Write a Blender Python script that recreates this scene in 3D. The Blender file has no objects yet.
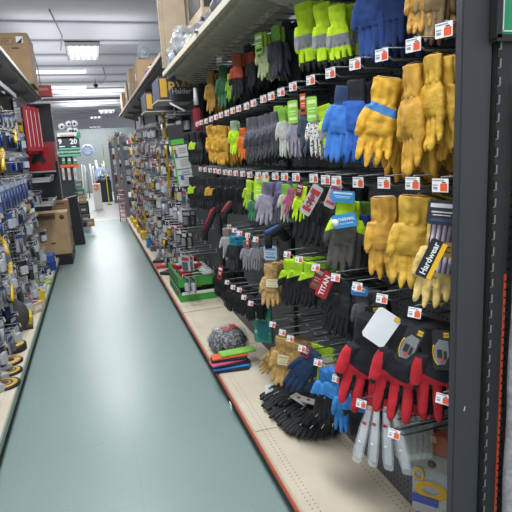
import bpy, bmesh, math, random
from mathutils import Vector, Matrix, noise
random.seed(7)
SC = bpy.context.scene
COL = SC.collection
PI = math.pi

# ------------------------------------------------------------------ camera
FPX = 520.0
Fv = Vector((-165., 98., -FPX)).normalized()
Dv = Vector((144., -(FPX*FPX-165*144)/98., -FPX)).normalized()
Uv = -Dv
Xv = Fv.cross(Uv)
EYE = Vector((0, 0, 1.6))
cam = bpy.data.cameras.new('camera')
cam.sensor_width = 36; cam.lens = 36*FPX/512
cam.clip_start = .02; cam.clip_end = 200
co = bpy.data.objects.new('camera', cam); COL.objects.link(co)
Rm = Matrix((Xv, Fv, Uv))            # camera coords -> world
co.matrix_world = Matrix.Translation(EYE) @ Rm.to_4x4()
SC.camera = co

def _ray(px, py): return Rm @ Vector((px-256., 256.-py, -FPX))
def atx(px, py, x): r = _ray(px, py); return EYE + r*(x/r.x)
def aty(px, py, y): r = _ray(px, py); return EYE + r*(y/r.y)
def atz(px, py, z): r = _ray(px, py); return EYE + r*((z-1.6)/r.z)
def depth(p): return -((Rm.transposed() @ (Vector(p)-EYE)).z)
def mpp(p): return depth(p)/FPX      # metres per pixel at a point

# ------------------------------------------------------------------ materials
def lin(c):
    c = c.lstrip('#'); v = [int(c[i:i+2], 16)/255 for i in (0, 2, 4)]
    return tuple((x/12.92 if x <= .04045 else ((x+.055)/1.055)**2.4) for x in v) + (1,)
MC = {}
def mat(name, col, rough=.6, metal=0., kind='plain', emit=0., alpha=1., spec=.5, scale=1.):
    key = (name, col, rough, metal, kind, emit, alpha)
    if key in MC: return MC[key]
    m = bpy.data.materials.new(name); m.use_nodes = True
    nt = m.node_tree; N = nt.nodes; L = nt.links
    b = N['Principled BSDF']
    c = lin(col)
    b.inputs['Base Color'].default_value = c
    b.inputs['Roughness'].default_value = rough
    b.inputs['Metallic'].default_value = metal
    b.inputs['Specular IOR Level'].default_value = spec
    if emit:
        b.inputs['Emission Color'].default_value = c; b.inputs['Emission Strength'].default_value = emit
    if alpha < 1: b.inputs['Alpha'].default_value = alpha
    tc = N.new('ShaderNodeTexCoord')
    def vary(scale_, amt, detail=3, src='Object'):
        n = N.new('ShaderNodeTexNoise'); n.inputs['Scale'].default_value = scale_; n.inputs['Detail'].default_value = detail
        L.new(tc.outputs[src], n.inputs['Vector'])
        r = N.new('ShaderNodeMapRange'); r.inputs['To Min'].default_value = 1-amt; r.inputs['To Max'].default_value = 1+amt
        r.inputs['From Min'].default_value = .3; r.inputs['From Max'].default_value = .7
        L.new(n.outputs['Fac'], r.inputs['Value'])
        mx = N.new('ShaderNodeMix'); mx.data_type = 'RGBA'; mx.blend_type = 'MULTIPLY'; mx.inputs['Factor'].default_value = 1
        mx.inputs['A'].default_value = c
        cb = N.new('ShaderNodeCombineColor')
        for i in range(3): L.new(r.outputs['Result'], cb.inputs[i])
        L.new(cb.outputs[0], mx.inputs['B']); L.new(mx.outputs['Result'], b.inputs['Base Color'])
        return n
    def bump(n, strength, dist=.002):
        bp = N.new('ShaderNodeBump'); bp.inputs['Strength'].default_value = strength; bp.inputs['Distance'].default_value = dist
        L.new(n.outputs['Fac'], bp.inputs['Height']); L.new(bp.outputs[0], b.inputs['Normal'])
    if kind == 'leather':
        vary(28, .22); n2 = N.new('ShaderNodeTexNoise'); n2.inputs['Scale'].default_value = 60; n2.inputs['Detail'].default_value = 4
        L.new(tc.outputs['Object'], n2.inputs['Vector']); bump(n2, .6, .004)
    elif kind == 'knit':
        vary(40, .15)
        w = N.new('ShaderNodeTexWave'); w.inputs['Scale'].default_value = 90; w.bands_direction = 'X'
        L.new(tc.outputs['Object'], w.inputs['Vector'])
        bp = N.new('ShaderNodeBump'); bp.inputs['Strength'].default_value = .4; bp.inputs['Distance'].default_value = .002
        L.new(w.outputs['Fac'], bp.inputs['Height']); L.new(bp.outputs[0], b.inputs['Normal'])
    elif kind == 'soft':
        vary(18, .18)
    elif kind == 'card':
        vary(6, .12)
    return m

def custom(name, build):
    m = bpy.data.materials.new(name); m.use_nodes = True
    nt = m.node_tree
    build(nt, nt.nodes, nt.links, nt.nodes['Principled BSDF'])
    return m
def mth(N, L, op, a, b=None):
    n = N.new('ShaderNodeMath'); n.operation = op
    for i, v in enumerate((a, b)):
        if v is None: continue
        if isinstance(v, (int, float)): n.inputs[i].default_value = v
        else: L.new(v, n.inputs[i])
    return n.outputs[0]
def mixc(N, L, fac, a, b):
    n = N.new('ShaderNodeMix'); n.data_type = 'RGBA'
    if isinstance(fac, (int, float)): n.inputs['Factor'].default_value = fac
    else: L.new(fac, n.inputs['Factor'])
    for k, v in (('A', a), ('B', b)):
        if isinstance(v, tuple): n.inputs[k].default_value = v
        else: L.new(v, n.inputs[k])
    return n.outputs['Result']
def holes(N, L, ua, va, pitch, rad, offu=0., offv=0.):
    def cell(s, off):
        t = mth(N, L, 'ADD', s, off); t = mth(N, L, 'DIVIDE', t, pitch); t = mth(N, L, 'FRACT', t)
        t = mth(N, L, 'SUBTRACT', t, .5); return mth(N, L, 'MULTIPLY', t, pitch)
    a = cell(ua, offu+50*pitch); b = cell(va, offv+50*pitch)
    d = mth(N, L, 'SQRT', mth(N, L, 'ADD', mth(N, L, 'MULTIPLY', a, a), mth(N, L, 'MULTIPLY', b, b)))
    return mth(N, L, 'LESS_THAN', d, rad)
def sep_obj(N, L):
    tc = N.new('ShaderNodeTexCoord'); s = N.new('ShaderNodeSeparateXYZ'); L.new(tc.outputs['Object'], s.inputs[0]); return tc, s

def _peg(nt, N, L, b):
    tc, s = sep_obj(N, L)
    h = holes(N, L, s.outputs['Y'], s.outputs['Z'], .0254, .0042)
    L.new(mixc(N, L, h, lin('#585b5e'), lin('#050505')), b.inputs['Base Color']); b.inputs['Roughness'].default_value = .65
PEG = custom('pegboard_grey', _peg)
def _deck(nt, N, L, b):
    tc, s = sep_obj(N, L)
    h = holes(N, L, s.outputs['X'], s.outputs['Y'], .0254, .0030)
    ax = mth(N, L, 'ABSOLUTE', s.outputs['X'])
    m1 = mth(N, L, 'LESS_THAN', ax, .738); m0 = mth(N, L, 'GREATER_THAN', ax, .686)
    m2 = mth(N, L, 'GREATER_THAN', ax, 1.01)
    msk = mth(N, L, 'MULTIPLY', m1, m0); msk = mth(N, L, 'MAXIMUM', msk, m2)
    f = mth(N, L, 'MULTIPLY', h, msk)
    fr = mth(N, L, 'FRACT', mth(N, L, 'DIVIDE', mth(N, L, 'ADD', s.outputs['Y'], 100*1.22-2.39), 1.22))
    sm = mth(N, L, 'LESS_THAN', fr, .004); f = mth(N, L, 'MAXIMUM', f, sm)
    n = N.new('ShaderNodeTexNoise'); n.inputs['Scale'].default_value = 5; L.new(tc.outputs['Object'], n.inputs['Vector'])
    base = mixc(N, L, n.outputs['Fac'], lin('#b9ae98'), lin('#cfc7b4'))
    L.new(mixc(N, L, f, base, lin('#3a342c')), b.inputs['Base Color']); b.inputs['Roughness'].default_value = .5
DECK = custom('cream_shelf_enamel', _deck)
def _floor(nt, N, L, b):
    tc, s = sep_obj(N, L)
    n = N.new('ShaderNodeTexNoise'); n.inputs['Scale'].default_value = 1.1; n.inputs['Detail'].default_value = 5; L.new(tc.outputs['Object'], n.inputs['Vector'])
    n2 = N.new('ShaderNodeTexNoise'); n2.inputs['Scale'].default_value = 60; n2.inputs['Detail'].default_value = 3; L.new(tc.outputs['Object'], n2.inputs['Vector'])
    c1 = mixc(N, L, n.outputs['Fac'], lin('#718884'), lin('#7f9591'))
    c1 = mixc(N, L, mth(N, L, 'MULTIPLY', n2.outputs['Fac'], .25), c1, lin('#a0aeaa'))
    def line(o, p, off):
        fr = mth(N, L, 'FRACT', mth(N, L, 'DIVIDE', mth(N, L, 'ADD', o, off), p)); return mth(N, L, 'LESS_THAN', fr, .006)
    ln = mth(N, L, 'MAXIMUM', line(s.outputs['X'], .61, 61-.05), line(s.outputs['Y'], .61, 61.2))
    c1 = mixc(N, L, mth(N, L, 'MULTIPLY', ln, .15), c1, lin('#4e6360'))
    L.new(c1, b.inputs['Base Color']); b.inputs['Specular IOR Level'].default_value = .38
    r = N.new('ShaderNodeMapRange'); r.inputs['To Min'].default_value = .2; r.inputs['To Max'].default_value = .45
    L.new(n2.outputs['Fac'], r.inputs['Value']); L.new(r.outputs['Result'], b.inputs['Roughness'])
    bp = N.new('ShaderNodeBump'); bp.inputs['Strength'].default_value = .05; bp.inputs['Distance'].default_value = .004
    L.new(n.outputs['Fac'], bp.inputs['Height']); L.new(bp.outputs[0], b.inputs['Normal'])
FLOOR = custom('teal_grey_vinyl', _floor)
def _speck(nt, N, L, b):
    tc, s = sep_obj(N, L)
    n = N.new('ShaderNodeTexNoise'); n.inputs['Scale'].default_value = 95; L.new(tc.outputs['Object'], n.inputs['Vector'])
    f = mth(N, L, 'LESS_THAN', n.outputs['Fac'], .42); g = mth(N, L, 'GREATER_THAN', n.outputs['Fac'], .62)
    c = mixc(N, L, f, lin('#d6d9d6'), lin('#3a3f44')); c = mixc(N, L, g, c, lin('#b06a4a'))
    L.new(c, b.inputs['Base Color']); b.inputs['Roughness'].default_value = .8
SPECK = custom('patterned_cotton', _speck)
def _stripe(nt, N, L, b):
    tc, s = sep_obj(N, L)
    fr = mth(N, L, 'FRACT', mth(N, L, 'DIVIDE', mth(N, L, 'ADD', s.outputs['X'], 10.), .0155))
    c = mixc(N, L, mth(N, L, 'LESS_THAN', fr, .25), lin('#c9c5cf'), lin('#5a3038'))
    c = mixc(N, L, mth(N, L, 'GREATER_THAN', fr, .72), c, lin('#8f86a0'))
    L.new(c, b.inputs['Base Color']); b.inputs['Roughness'].default_value = .85
STRIPE = custom('striped_canvas', _stripe)
def _mottle(nt, N, L, b):
    tc, s = sep_obj(N, L)
    n = N.new('ShaderNodeTexNoise'); n.inputs['Scale'].default_value = 70; n.inputs['Detail'].default_value = 6; L.new(tc.outputs['Object'], n.inputs['Vector'])
    L.new(mixc(N, L, n.outputs['Fac'], lin('#5c5c60'), lin('#b8b8ba')), b.inputs['Base Color']); b.inputs['Roughness'].default_value = .6
MOTTLE = custom('mottled_grey', _mottle)
def _ceil(nt, N, L, b):
    tc, s = sep_obj(N, L)
    n = N.new('ShaderNodeTexNoise'); n.inputs['Scale'].default_value = .8; L.new(tc.outputs['Object'], n.inputs['Vector'])
    L.new(mixc(N, L, n.outputs['Fac'], lin('#cfd0d6'), lin('#dcdce2')), b.inputs['Base Color']); b.inputs['Roughness'].default_value = .8
CEIL = custom('painted_deck', _ceil)
def _cardbd(nt, N, L, b):
    tc, s = sep_obj(N, L)
    n = N.new('ShaderNodeTexNoise'); n.inputs['Scale'].default_value = 9; n.inputs['Detail'].default_value = 4; L.new(tc.outputs['Object'], n.inputs['Vector'])
    L.new(mixc(N, L, n.outputs['Fac'], lin('#8f7456'), lin('#a98c6a')), b.inputs['Base Color']); b.inputs['Roughness'].default_value = .8
CARDB = custom('corrugated_cardboard', _cardbd)

BLACKM = mat('black_metal', '#222426', .45, .2)
POSTM = mat('charcoal_enamel', '#36383b', .5)
WIRE = mat('zinc_wire', '#606364', .4, .6)
WHITEP = mat('white_paper', '#dfe0e2', .6)
ORANGE = mat('orange_print', '#d8542c', .6)
GREYP = mat('grey_print', '#8a8a8c', .6)
PLAST = mat('clear_plastic_film', '#f0f5f8', .12, alpha=.24)
PLASTIC_HAZE = mat('hazy_plastic', '#c4ccd0', .25, alpha=.6)
DARK = mat('dark_print', '#2a2a2c', .6)

# ------------------------------------------------------------------ mesh building
def bm_box(bm, c, s, mi=0, rz=0., bev=0., rot=None):
    r = bmesh.ops.create_cube(bm, size=1)
    vs = r['verts']
    M = Matrix.Translation(Vector(c)) @ ((rot.to_4x4() if rot else Matrix.Rotation(rz, 4, 'Z'))) @ Matrix.Diagonal((s[0], s[1], s[2], 1))
    bmesh.ops.transform(bm, matrix=M, verts=vs)
    fs = set(f for v in vs for f in v.link_faces)
    for f in fs: f.material_index = mi
    if bev:
        es = list(set(e for v in vs for e in v.link_edges))
        q = bmesh.ops.bevel(bm, geom=es, offset=bev, segments=2, affect='EDGES')
        for f in q['faces']: f.material_index = mi
def bm_tube(bm, pts, r, mi=0, n=6, cap=True):
    pts = [Vector(p) for p in pts]; rings = []
    up0 = None
    for i, p in enumerate(pts):
        a = pts[max(i-1, 0)]; c = pts[min(i+1, len(pts)-1)]
        t = (c-a).normalized()
        ref = Vector((0, 0, 1)) if abs(t.z) < .9 else Vector((1, 0, 0))
        if up0 is not None and abs(t.dot(up0)) < .95: ref = up0
        u = t.cross(ref).normalized(); v = u.cross(t).normalized(); up0 = v
        rr = r[i] if isinstance(r, (list, tuple)) else r
        rings.append([bm.verts.new(p + (u*math.cos(k*2*PI/n) + v*math.sin(k*2*PI/n))*rr) for k in range(n)])
    for a, c in zip(rings, rings[1:]):
        for k in range(n):
            f = bm.faces.new((a[k], a[(k+1) % n], c[(k+1) % n], c[k])); f.material_index = mi; f.smooth = True
    if cap:
        bm.faces.new(rings[0][::-1]).material_index = mi; bm.faces.new(rings[-1]).material_index = mi
def bm_loft(bm, secs, mi=0, n=14, cap=True):
    """secs: (center, u, v) ring = c + u cos + v sin"""
    rings = []
    for c, u, v in secs:
        c = Vector(c); u = Vector(u); v = Vector(v)
        rings.append([bm.verts.new(c + u*math.cos(k*2*PI/n) + v*math.sin(k*2*PI/n)) for k in range(n)])
    for a, c in zip(rings, rings[1:]):
        for k in range(n):
            f = bm.faces.new((a[k], a[(k+1) % n], c[(k+1) % n], c[k])); f.material_index = mi; f.smooth = True
    if cap:
        bm.faces.new(rings[0][::-1]).material_index = mi; bm.faces.new(rings[-1]).material_index = mi
def bm_lathe(bm, prof, c=(0, 0, 0), mi=0, n=24, axis='Z'):
    c = Vector(c); rings = []
    for r, h in prof:
        ring = []
        for k in range(n):
            a = 2*PI*k/n
            p = (r*math.cos(a), r*math.sin(a), h)
            if axis == 'Y': p = (p[0], p[2], p[1])
            if axis == 'X': p = (p[2], p[0], p[1])
            ring.append(bm.verts.new(c+Vector(p)))
        rings.append(ring)
    for a, d in zip(rings, rings[1:]):
        for k in range(n):
            f = bm.faces.new((a[k], a[(k+1) % n], d[(k+1) % n], d[k])); f.material_index = mi; f.smooth = True
def bm_poly(bm, pts, th, mi=0):
    """extruded polygon; pts in XZ, front at y=-th/2"""
    a = [bm.verts.new((x, -th/2, z)) for x, z in pts]; b = [bm.verts.new((x, th/2, z)) for x, z in pts]
    n = len(pts)
    fs = [bm.faces.new(a), bm.faces.new(b[::-1])]
    for k in range(n): fs.append(bm.faces.new((a[k], b[k], b[(k+1) % n], a[(k+1) % n])))
    for f in fs: f.material_index = mi
def finish(bm, name, smooth=False):
    bmesh.ops.recalc_face_normals(bm, faces=bm.faces)
    me = bpy.data.meshes.new(name); bm.to_mesh(me); bm.free()
    if smooth:
        for p in me.polygons: p.use_smooth = True
    return me
def obj(name, me, mats=None, parent=None, loc=None, rot=None, objmats=False):
    if isinstance(me, bmesh.types.BMesh): me = finish(me, name)
    o = bpy.data.objects.new(name, me); COL.objects.link(o)
    if mats is not None:
        if not isinstance(mats, (list, tuple)): mats = [mats]
        if objmats:
            while len(me.materials) < len(mats): me.materials.append(None)
            for i, m in enumerate(mats):
                o.material_slots[i].link = 'OBJECT'; o.material_slots[i].material = m
        elif not me.materials:
            for m in mats: me.materials.append(m)
    if parent is not None: o.parent = parent
    if loc is not None: o.location = loc
    if rot is not None: o.rotation_euler = rot
    return o
def tag(o, label=None, cat=None, group=None, kind=None):
    if label: o['label'] = label
    if cat: o['category'] = cat
    if group: o['group'] = group
    if kind: o['kind'] = kind
    return o
def root(name, loc, rz, label, cat, group=None, rot=None):
    o = bpy.data.objects.new(name, None); COL.objects.link(o); o.empty_display_size = .05
    o.location = loc; o.rotation_euler = rot if rot else (0, 0, rz)
    return tag(o, label, cat, group)
def struct(name, bm, m, parent=None):
    o = obj(name, bm, m, parent)
    if parent is None: o['kind'] = 'structure'
    return o
def B(*boxes, **k):
    bm = bmesh.new()
    for b in boxes: bm_box(bm, *b[:2], **(b[2] if len(b) > 2 else {}))
    return bm
def copy_tree(o, parent=None):
    c = o.copy(); COL.objects.link(c)
    if parent is not None: c.parent = parent
    for ch in list(o.children): copy_tree(ch, c)
    return c
TXT = {}
def text_mesh(s, size, bold=0.0):
    k = (s, size, bold)
    if k in TXT: return TXT[k]
    cu = bpy.data.curves.new('lettering', 'FONT'); cu.body = s; cu.size = size; cu.extrude = size*.01; cu.offset = bold*size
    cu.align_x = 'CENTER'; cu.align_y = 'CENTER'; cu.resolution_u = 2
    t = bpy.data.objects.new('lettering', cu); COL.objects.link(t)
    dg = bpy.context.evaluated_depsgraph_get(); dg.update()
    me = bpy.data.meshes.new_from_object(t.evaluated_get(dg)); me.materials.clear()
    bpy.data.objects.remove(t); TXT[k] = me
    return me
def text(s, size, parent, loc, m, rot=(PI/2, 0, 0), bold=.02, name='lettering', sx=1.):
    o = obj(name, text_mesh(s, size, bold), m, parent, loc, rot, objmats=True); o.scale = (sx, 1, 1); return o

# ------------------------------------------------------------------ the setting
RX0, WX = .66, 1.08          # deck lip and peg wall on the right
LX0, LW = -.64, -1.06
def grid_plane(x0, x1, y0, y1, z, th=.1): return B(((((x0+x1)/2), (y0+y1)/2, z-th/2), (x1-x0, y1-y0, th)))
struct('floor', grid_plane(-6, 6, -3, 13.8, 0), FLOOR)
struct('floor_far', grid_plane(-6, 6, 13.9, 34, 0), mat('pale_vinyl', '#a9aaa6', .3, kind='soft'))
struct('trim_1', B(((0, 13.85, -.0495), (12, .1, .101))), mat('brown_threshold', '#8c7a70', .5))
struct('ceiling', grid_plane(-6, 6, -3, 34, 4.0), CEIL)
struct('wall_back', B(((0, 34.1, 2), (12, .2, 4))), mat('far_wall_grey', '#7f8785', .7, kind='soft'))
bm = bmesh.new(); bm_box(bm, (0, 33.6, 3.3), (12, .3, 1.3)); struct('trim_2', bm, mat('bulkhead_grey', '#c6c6ca', .7))
k = 3
bm = bmesh.new()
yy = 1.0
while yy < 33:
    bm_box(bm, (0, yy, 3.93), (12, .09, .14)); bm_box(bm, (0, yy, 3.86), (12, .16, .02)); yy += 1.5
struct('trim_3', bm, mat('joist_paint', '#cbccd3', .7))
tag(obj('ceiling_pipe', (lambda b: (bm_tube(b, [(-6, 19.0, 3.55), (6, 19.0, 3.55)], .045, n=8), b)[1])(bmesh.new()), mat('pipe_grey', '#6c6d72', .5)),
    'long grey pipe running across the ceiling beyond the tube lights', 'pipe')
for cx, cy, lb in ((-.35, 9.0, 'thin grey conduit below the joists left of the nearest box light'), (.55, 14.4, 'thin grey conduit below the joists beyond the tube lights')):
    bm = bmesh.new(); bm_tube(bm, [(cx, cy, 3.84), (cx+.1, cy+1.5, 3.78), (cx, cy+3.2, 3.84)], .012)
    tag(obj('ceiling_conduit', bm, mat('conduit_grey', '#7d7e84', .5)), lb, 'conduit')
o = obj('ceiling_sensor', (lambda b: (bm_lathe(b, [(.001, .0), (.05, -.01), (.07, -.05), (.05, -.1), (.001, -.12)]), bm_tube(b, [(0, 0, .35), (0, 0, -.02)], .008), b)[2])(bmesh.new()), DARK, None, aty(96, 87, 17) + Vector((0, 0, .1)))
tag(o, 'small dark round sensor hanging below the ceiling pipe', 'sensor')

# ------------------------------------------------------------------ lights
EM = mat('tube_glow', '#ffffff', .5, emit=2.0); FIXM = mat('fixture_white', '#d0d2d4', .4)
def troffer(x, y, z, w, l, n, label, vis=True):
    t = root('ceiling_light', (x, y, z), 0, label, 'ceiling light', 'rows of box ceiling lights')
    bm = bmesh.new(); bm_box(bm, (0, 0, .06), (w+.06, l+.06, .02))
    for sx in (-1, 1): bm_box(bm, (sx*(w/2+.02), 0, .03), (.02, l+.06, .08))
    for sy in (-1, 1): bm_box(bm, (0, sy*(l/2+.02), .03), (w+.02, .02, .08))
    obj('housing', bm, FIXM, t)
    for i in range(n):
        bm = bmesh.new(); bm_tube(bm, [((i+.5)*w/n-w/2, -l/2+.03, .02), ((i+.5)*w/n-w/2, l/2-.03, .02)], .028, n=8)
        obj('fluorescent_tube', bm, EM, t)
    return t
LIGHTS = []
def lamp(x, y, z, sx, sy, e):
    l = bpy.data.lights.new('fixture_or_fill_light', 'AREA'); l.shape = 'RECTANGLE'; l.size = sx; l.size_y = sy; l.energy = e; l.color = (.97, .98, 1.0)
    o = bpy.data.objects.new('fixture_or_fill_light', l); COL.objects.link(o); o.location = (x, y, z-.03)
    u = l.copy(); u.energy = e*.2; u.shape = 'SQUARE'; u.size = 2.2; o2 = bpy.data.objects.new('ceiling_fill_light', u); COL.objects.link(o2); o2.location = (x, y, z+.09); o2.rotation_euler = (PI, 0, 0)  # added upward fill panel to brighten the ceiling, not part of the fixture
troffer(.08, 10.6, 3.5, .52, 1.35, 5, 'large bright box light, nearest one hanging over the aisle')
lamp(.08, 10.6, 3.48, .5, 1.3, 70)
for i, (x, y, z, w) in enumerate([(.9, 25.3, 3.6, .62), (.45, 28.4, 3.6, .55)]):
    troffer(x, y, z, w, 1.2, 3, ['distant box light, second nearest of the ceiling row', 'distant box light, third nearest of the ceiling row'][i])
for i, (px, py) in enumerate([(95, 127), (93, 131), (92, 138)]):
    p = aty(px, py, 29.5+i*.9)
    troffer(p.x, p.y, p.z, .62, .5, 3, ['fourth small far light above the far grey wall', 'fifth small far light above the far grey wall', 'lowest and farthest small light above the far wall'][i])
for i, (x1, y) in enumerate([(.11, 12.85), (.09, 15.6)]):
    t = root('strip_light', ((x1-1.9)/2, y, 3.5), 0, ['long white strip light across the aisle, nearer one behind the box light', 'long white strip light across the aisle, farther one'][i], 'strip light')
    Lh = (x1+1.9)
    obj('housing', B(((0, 0, .06), (Lh, .12, .05), dict(bev=.01))), FIXM, t)
    bm = bmesh.new(); bm_tube(bm, [(-Lh/2, 0, .01), (Lh/2, 0, .01)], .035, n=10); obj('fluorescent_tube', bm, EM, t)
    lamp((x1-1.9)/2, y, 3.45, Lh, .1, 60)
# rows of store lights nearer than the frame
for y in (5.6, 3.2, .8, -1.6):
    troffer(-.05, y, 3.6, .55, 1.3, 4, 'box ceiling light over the near end of the aisle')
    lamp(-.05, y, 3.56, .55, 1.3, 62)
for y in (20, 24): lamp(.2, y, 3.5, 2, .6, 190)  # added fill lamps without housings, to brighten the far end
w = bpy.data.worlds.new('world'); SC.world = w; w.use_nodes = True
w.node_tree.nodes['Background'].inputs[0].default_value = (.9, .93, 1, 1); w.node_tree.nodes['Background'].inputs[1].default_value = .95

# ------------------------------------------------------------------ gondolas
ORL = mat('orange_lip', '#c5502e', .5); LIPC = mat('cream_lip', '#b9ab97', .5); KICK = mat('kick_black', '#1b1c1e', .6)
UNDER = mat('shelf_underside', '#bdb7a4', .55, kind='soft'); FASC = mat('shelf_fascia', '#c6bda8', .5)
def deck(side, x0, x1, y0, y1, label):
    s = 1 if side == 'r' else -1
    t = root('base_shelf', (0, 0, 0), 0, label, 'shelf')
    obj('deck', B((((x0+x1)/2, (y0+y1)/2, .14), (abs(x1-x0), y1-y0, .02))), DECK, t)
    obj('lip', B(((x0-s*.004, (y0+y1)/2, .125), (.012, y1-y0, .05), dict(bev=.003))), mat('green_grey_lip', '#8f9c90', .5) if side == 'l' else LIPC, t)
    if side == 'r': obj('price_strip', B(((x0-s*.012, (y0+y1)/2, .126), (.006, y1-y0, .026))), ORL, t)
    obj('kick_plate', B(((x0+s*.07, (y0+y1)/2, .065), (.02, y1-y0, .13))), KICK, t)
    return t
deck('r', RX0, WX, 1.0, 4.62, 'cream perforated base shelf with orange front strip under the gloves')
deck('r', RX0, WX, 4.64, 12.75, 'cream base shelf with orange front strip along the far right aisle')
deck('l', LX0, LW, 1.5, 8.3, 'cream base shelf along the left aisle edge')
def backwall(name, x, y0, y1, z1, label, m=PEG):
    t = root(name, (x, 0, 0), 0, label, 'pegboard')
    obj('board', B(((.01 if x > 0 else -.01, (y0+y1)/2, (z1+.15)/2), (.02, y1-y0, z1-.15))), m, t)
    bm = bmesh.new(); 
    s = -1 if x > 0 else 1
    yv = y0
    while yv <= y1+.01:
        u = bmesh.new(); bm_box(u, (s*.012, yv, z1/2+.07), (.028, .05, z1-.15)); obj('upright', u, BLACKM, t); yv += (y1-y0)/max(1, round((y1-y0)/1.8))
    bm.free()
    return t
backwall('pegboard_panel', WX, 1.02, 4.62, 2.225, 'dark grey perforated pegboard wall behind the work gloves')
backwall('pegboard_panel', WX, 4.66, 12.7, 2.4, 'dark pegboard wall behind the far right packages')
backwall('pegboard_panel', LW, 1.5, 8.9, 2.55, 'dark pegboard wall of the left gondola')
# top shelves
def top_shelf(x0, x1, y0, y1, z, label, m=UNDER, fm=FASC, brackets=True):
    s = 1 if x1 > x0 else -1
    t = root('top_shelf', (0, 0, z), 0, label, 'shelf')
    obj('shelf_board', B((((x0+x1)/2, (y0+y1)/2, .005), (abs(x1-x0), y1-y0, .01)), (((x0+s*.04), (y0+y1)/2, -.012), (.02, y1-y0, .03)), (((x0+s*.25), (y0+y1)/2, -.012), (.02, y1-y0, .03))), m, t)
    obj('lip', B(((x0, (y0+y1)/2, .01), (.012, y1-y0, .04), dict(bev=.003))), fm, t)
    n = max(1, round((y1-y0)/1.2))
    for i in range(n+1):
        yb = y0 + .02 + (y1-y0-.04)*i/n
        bm = bmesh.new()
        a = [(x1, yb, 0), (x1, yb, -.12), (x0+s*.1, yb, -.03), (x0+s*.1, yb, 0)]
        f1 = [bm.verts.new((p[0], p[1]-.004, p[2])) for p in a]; f2 = [bm.verts.new((p[0], p[1]+.004, p[2])) for p in a]
        bm.faces.new(f1); bm.faces.new(f2[::-1])
        for q in range(4): bm.faces.new((f1[q], f2[q], f2[(q+1) % 4], f1[(q+1) % 4]))
        obj('bracket', bm, m, t)
    return t
top_shelf(RX0, WX-.03, 1.02, 4.62, 2.245, 'near cream top shelf above the gloves on the right')
top_shelf(RX0, WX-.03, 4.66, 11.6, 2.415, 'far grey top shelf carrying cardboard boxes on the right', mat('shelf_grey', '#8a8784', .5), mat('fascia_red_grey', '#a08078', .5))
top_shelf(LX0, LW+.03, 2.6, 9.3, 2.56, 'dark grey top shelf of the left gondola', mat('shelf_dark_grey', '#a09ea2', .5), mat('fascia_grey', '#a9a6a2', .5))
# left price rail
t = root('price_rail', (0, 0, 0), 0, 'clear white price rail under the left top shelf', 'price rail')
obj('rail', B(((-.76, 5.2, 2.36), (.012, 3.4, .05), dict(bev=.003))), mat('rail_white', '#c3cccf', .3), t)
for yb in (3.6, 5.2, 6.8): obj('rail_bracket', B(((-.91, yb, 2.36), (.3, .012, .03))), WIRE, t)

# near end of the run: black end panel, slotted upright, end-cap pegboard (all facing the camera)
YE = .975
xl = lambda px: aty(px, 256, YE).x
xa, xb, xc = xl(457.5), xl(486), xl(502)
t = root('end_panel', (xa, YE, 0), 0, 'wide plain black end panel closing the glove racks on the right', 'panel')
obj('panel', B((((xb-xa)/2, .012, 1.3), (xb-xa, .024, 2.6), dict(bev=.003))), POSTM, t)
bm = bmesh.new()
for dx, dz, r in [(.012, .60, .3), (.038, .50, .9), (.05, .485, -.6), (.03, .95, .2)]: bm_box(bm, (dx, -.0005, dz), (.003, .001, .012), rot=Matrix.Rotation(r, 3, 'Y'))
obj('scratch', bm, mat('scratch_white', '#b5b5b0', .6), t)
t = root('slotted_upright', (xb, YE, 0), 0, 'narrow black upright with a column of bright slots next to orange strip', 'upright')
obj('upright', B((((xc-xb)/2, .004, 1.3), (xc-xb-.002, .03, 2.6), dict(bev=.003))), mat('black_enamel', '#1e1f21', .5), t)
bm = bmesh.new(); bm2 = bmesh.new()
zz = .1
while zz < 2.4:
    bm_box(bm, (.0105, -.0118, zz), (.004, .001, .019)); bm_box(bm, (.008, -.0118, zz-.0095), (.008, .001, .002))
    bm_box(bm2, (.008, -.0114, zz), (.009, .001, .023)); zz += .0375
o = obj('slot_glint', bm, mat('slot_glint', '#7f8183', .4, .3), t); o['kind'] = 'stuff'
o = obj('slot', bm2, mat('slot_black', '#060606', .8), t); o['kind'] = 'stuff'
t = root('orange_strip', (xc, YE, 0), 0, 'notched bright orange strip running down the right edge', 'strip')
bm = bmesh.new(); bm_box(bm, (.003, .0, .7), (.005, .012, 1.15))
zz = .15
while zz < 1.28: bm_box(bm, (.0035, -.006, zz), (.007, .006, .014)); zz += .02
obj('strip', bm, mat('orange_rack', '#b8452a', .5), t)
def _peg2(nt, N, L, b):
    tc, s_ = sep_obj(N, L)
    h = holes(N, L, s_.outputs['X'], s_.outputs['Z'], .0254, .0035)
    L.new(mixc(N, L, h, lin('#3c3f41'), lin('#0a0a0a')), b.inputs['Base Color']); b.inputs['Roughness'].default_value = .65
t = root('pegboard_panel', (xc+.17, YE+.02, 0), 0, 'dark pegboard of the rack end behind the mottled grey mat', 'pegboard')
obj('board', B(((0, 0, 1.3), (.34, .02, 2.5))), custom('pegboard_end', _peg2), t)
bm = bmesh.new(); secs = []
zt = aty(508, 82, YE-.03).z
for i in range(25):
    z = zt - i*(zt-.25)/24
    secs.append(((xc+.062, YE-.03, z), (.052+.002*math.sin(i*1.3), 0, 0), (0, .03, 0)))
bm_loft(bm, secs, n=20)
tag(obj('rolled_mat', bm, MOTTLE), 'mottled grey rolled mat hanging at the right edge beside the orange strip', 'mat')
pc = aty(503, 37, YE-.03)
t = root('framed_sign', (pc.x+.09, YE-.015, pc.z+.12), 0, 'green sign panel in a black frame at the top right corner', 'sign')
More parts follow.
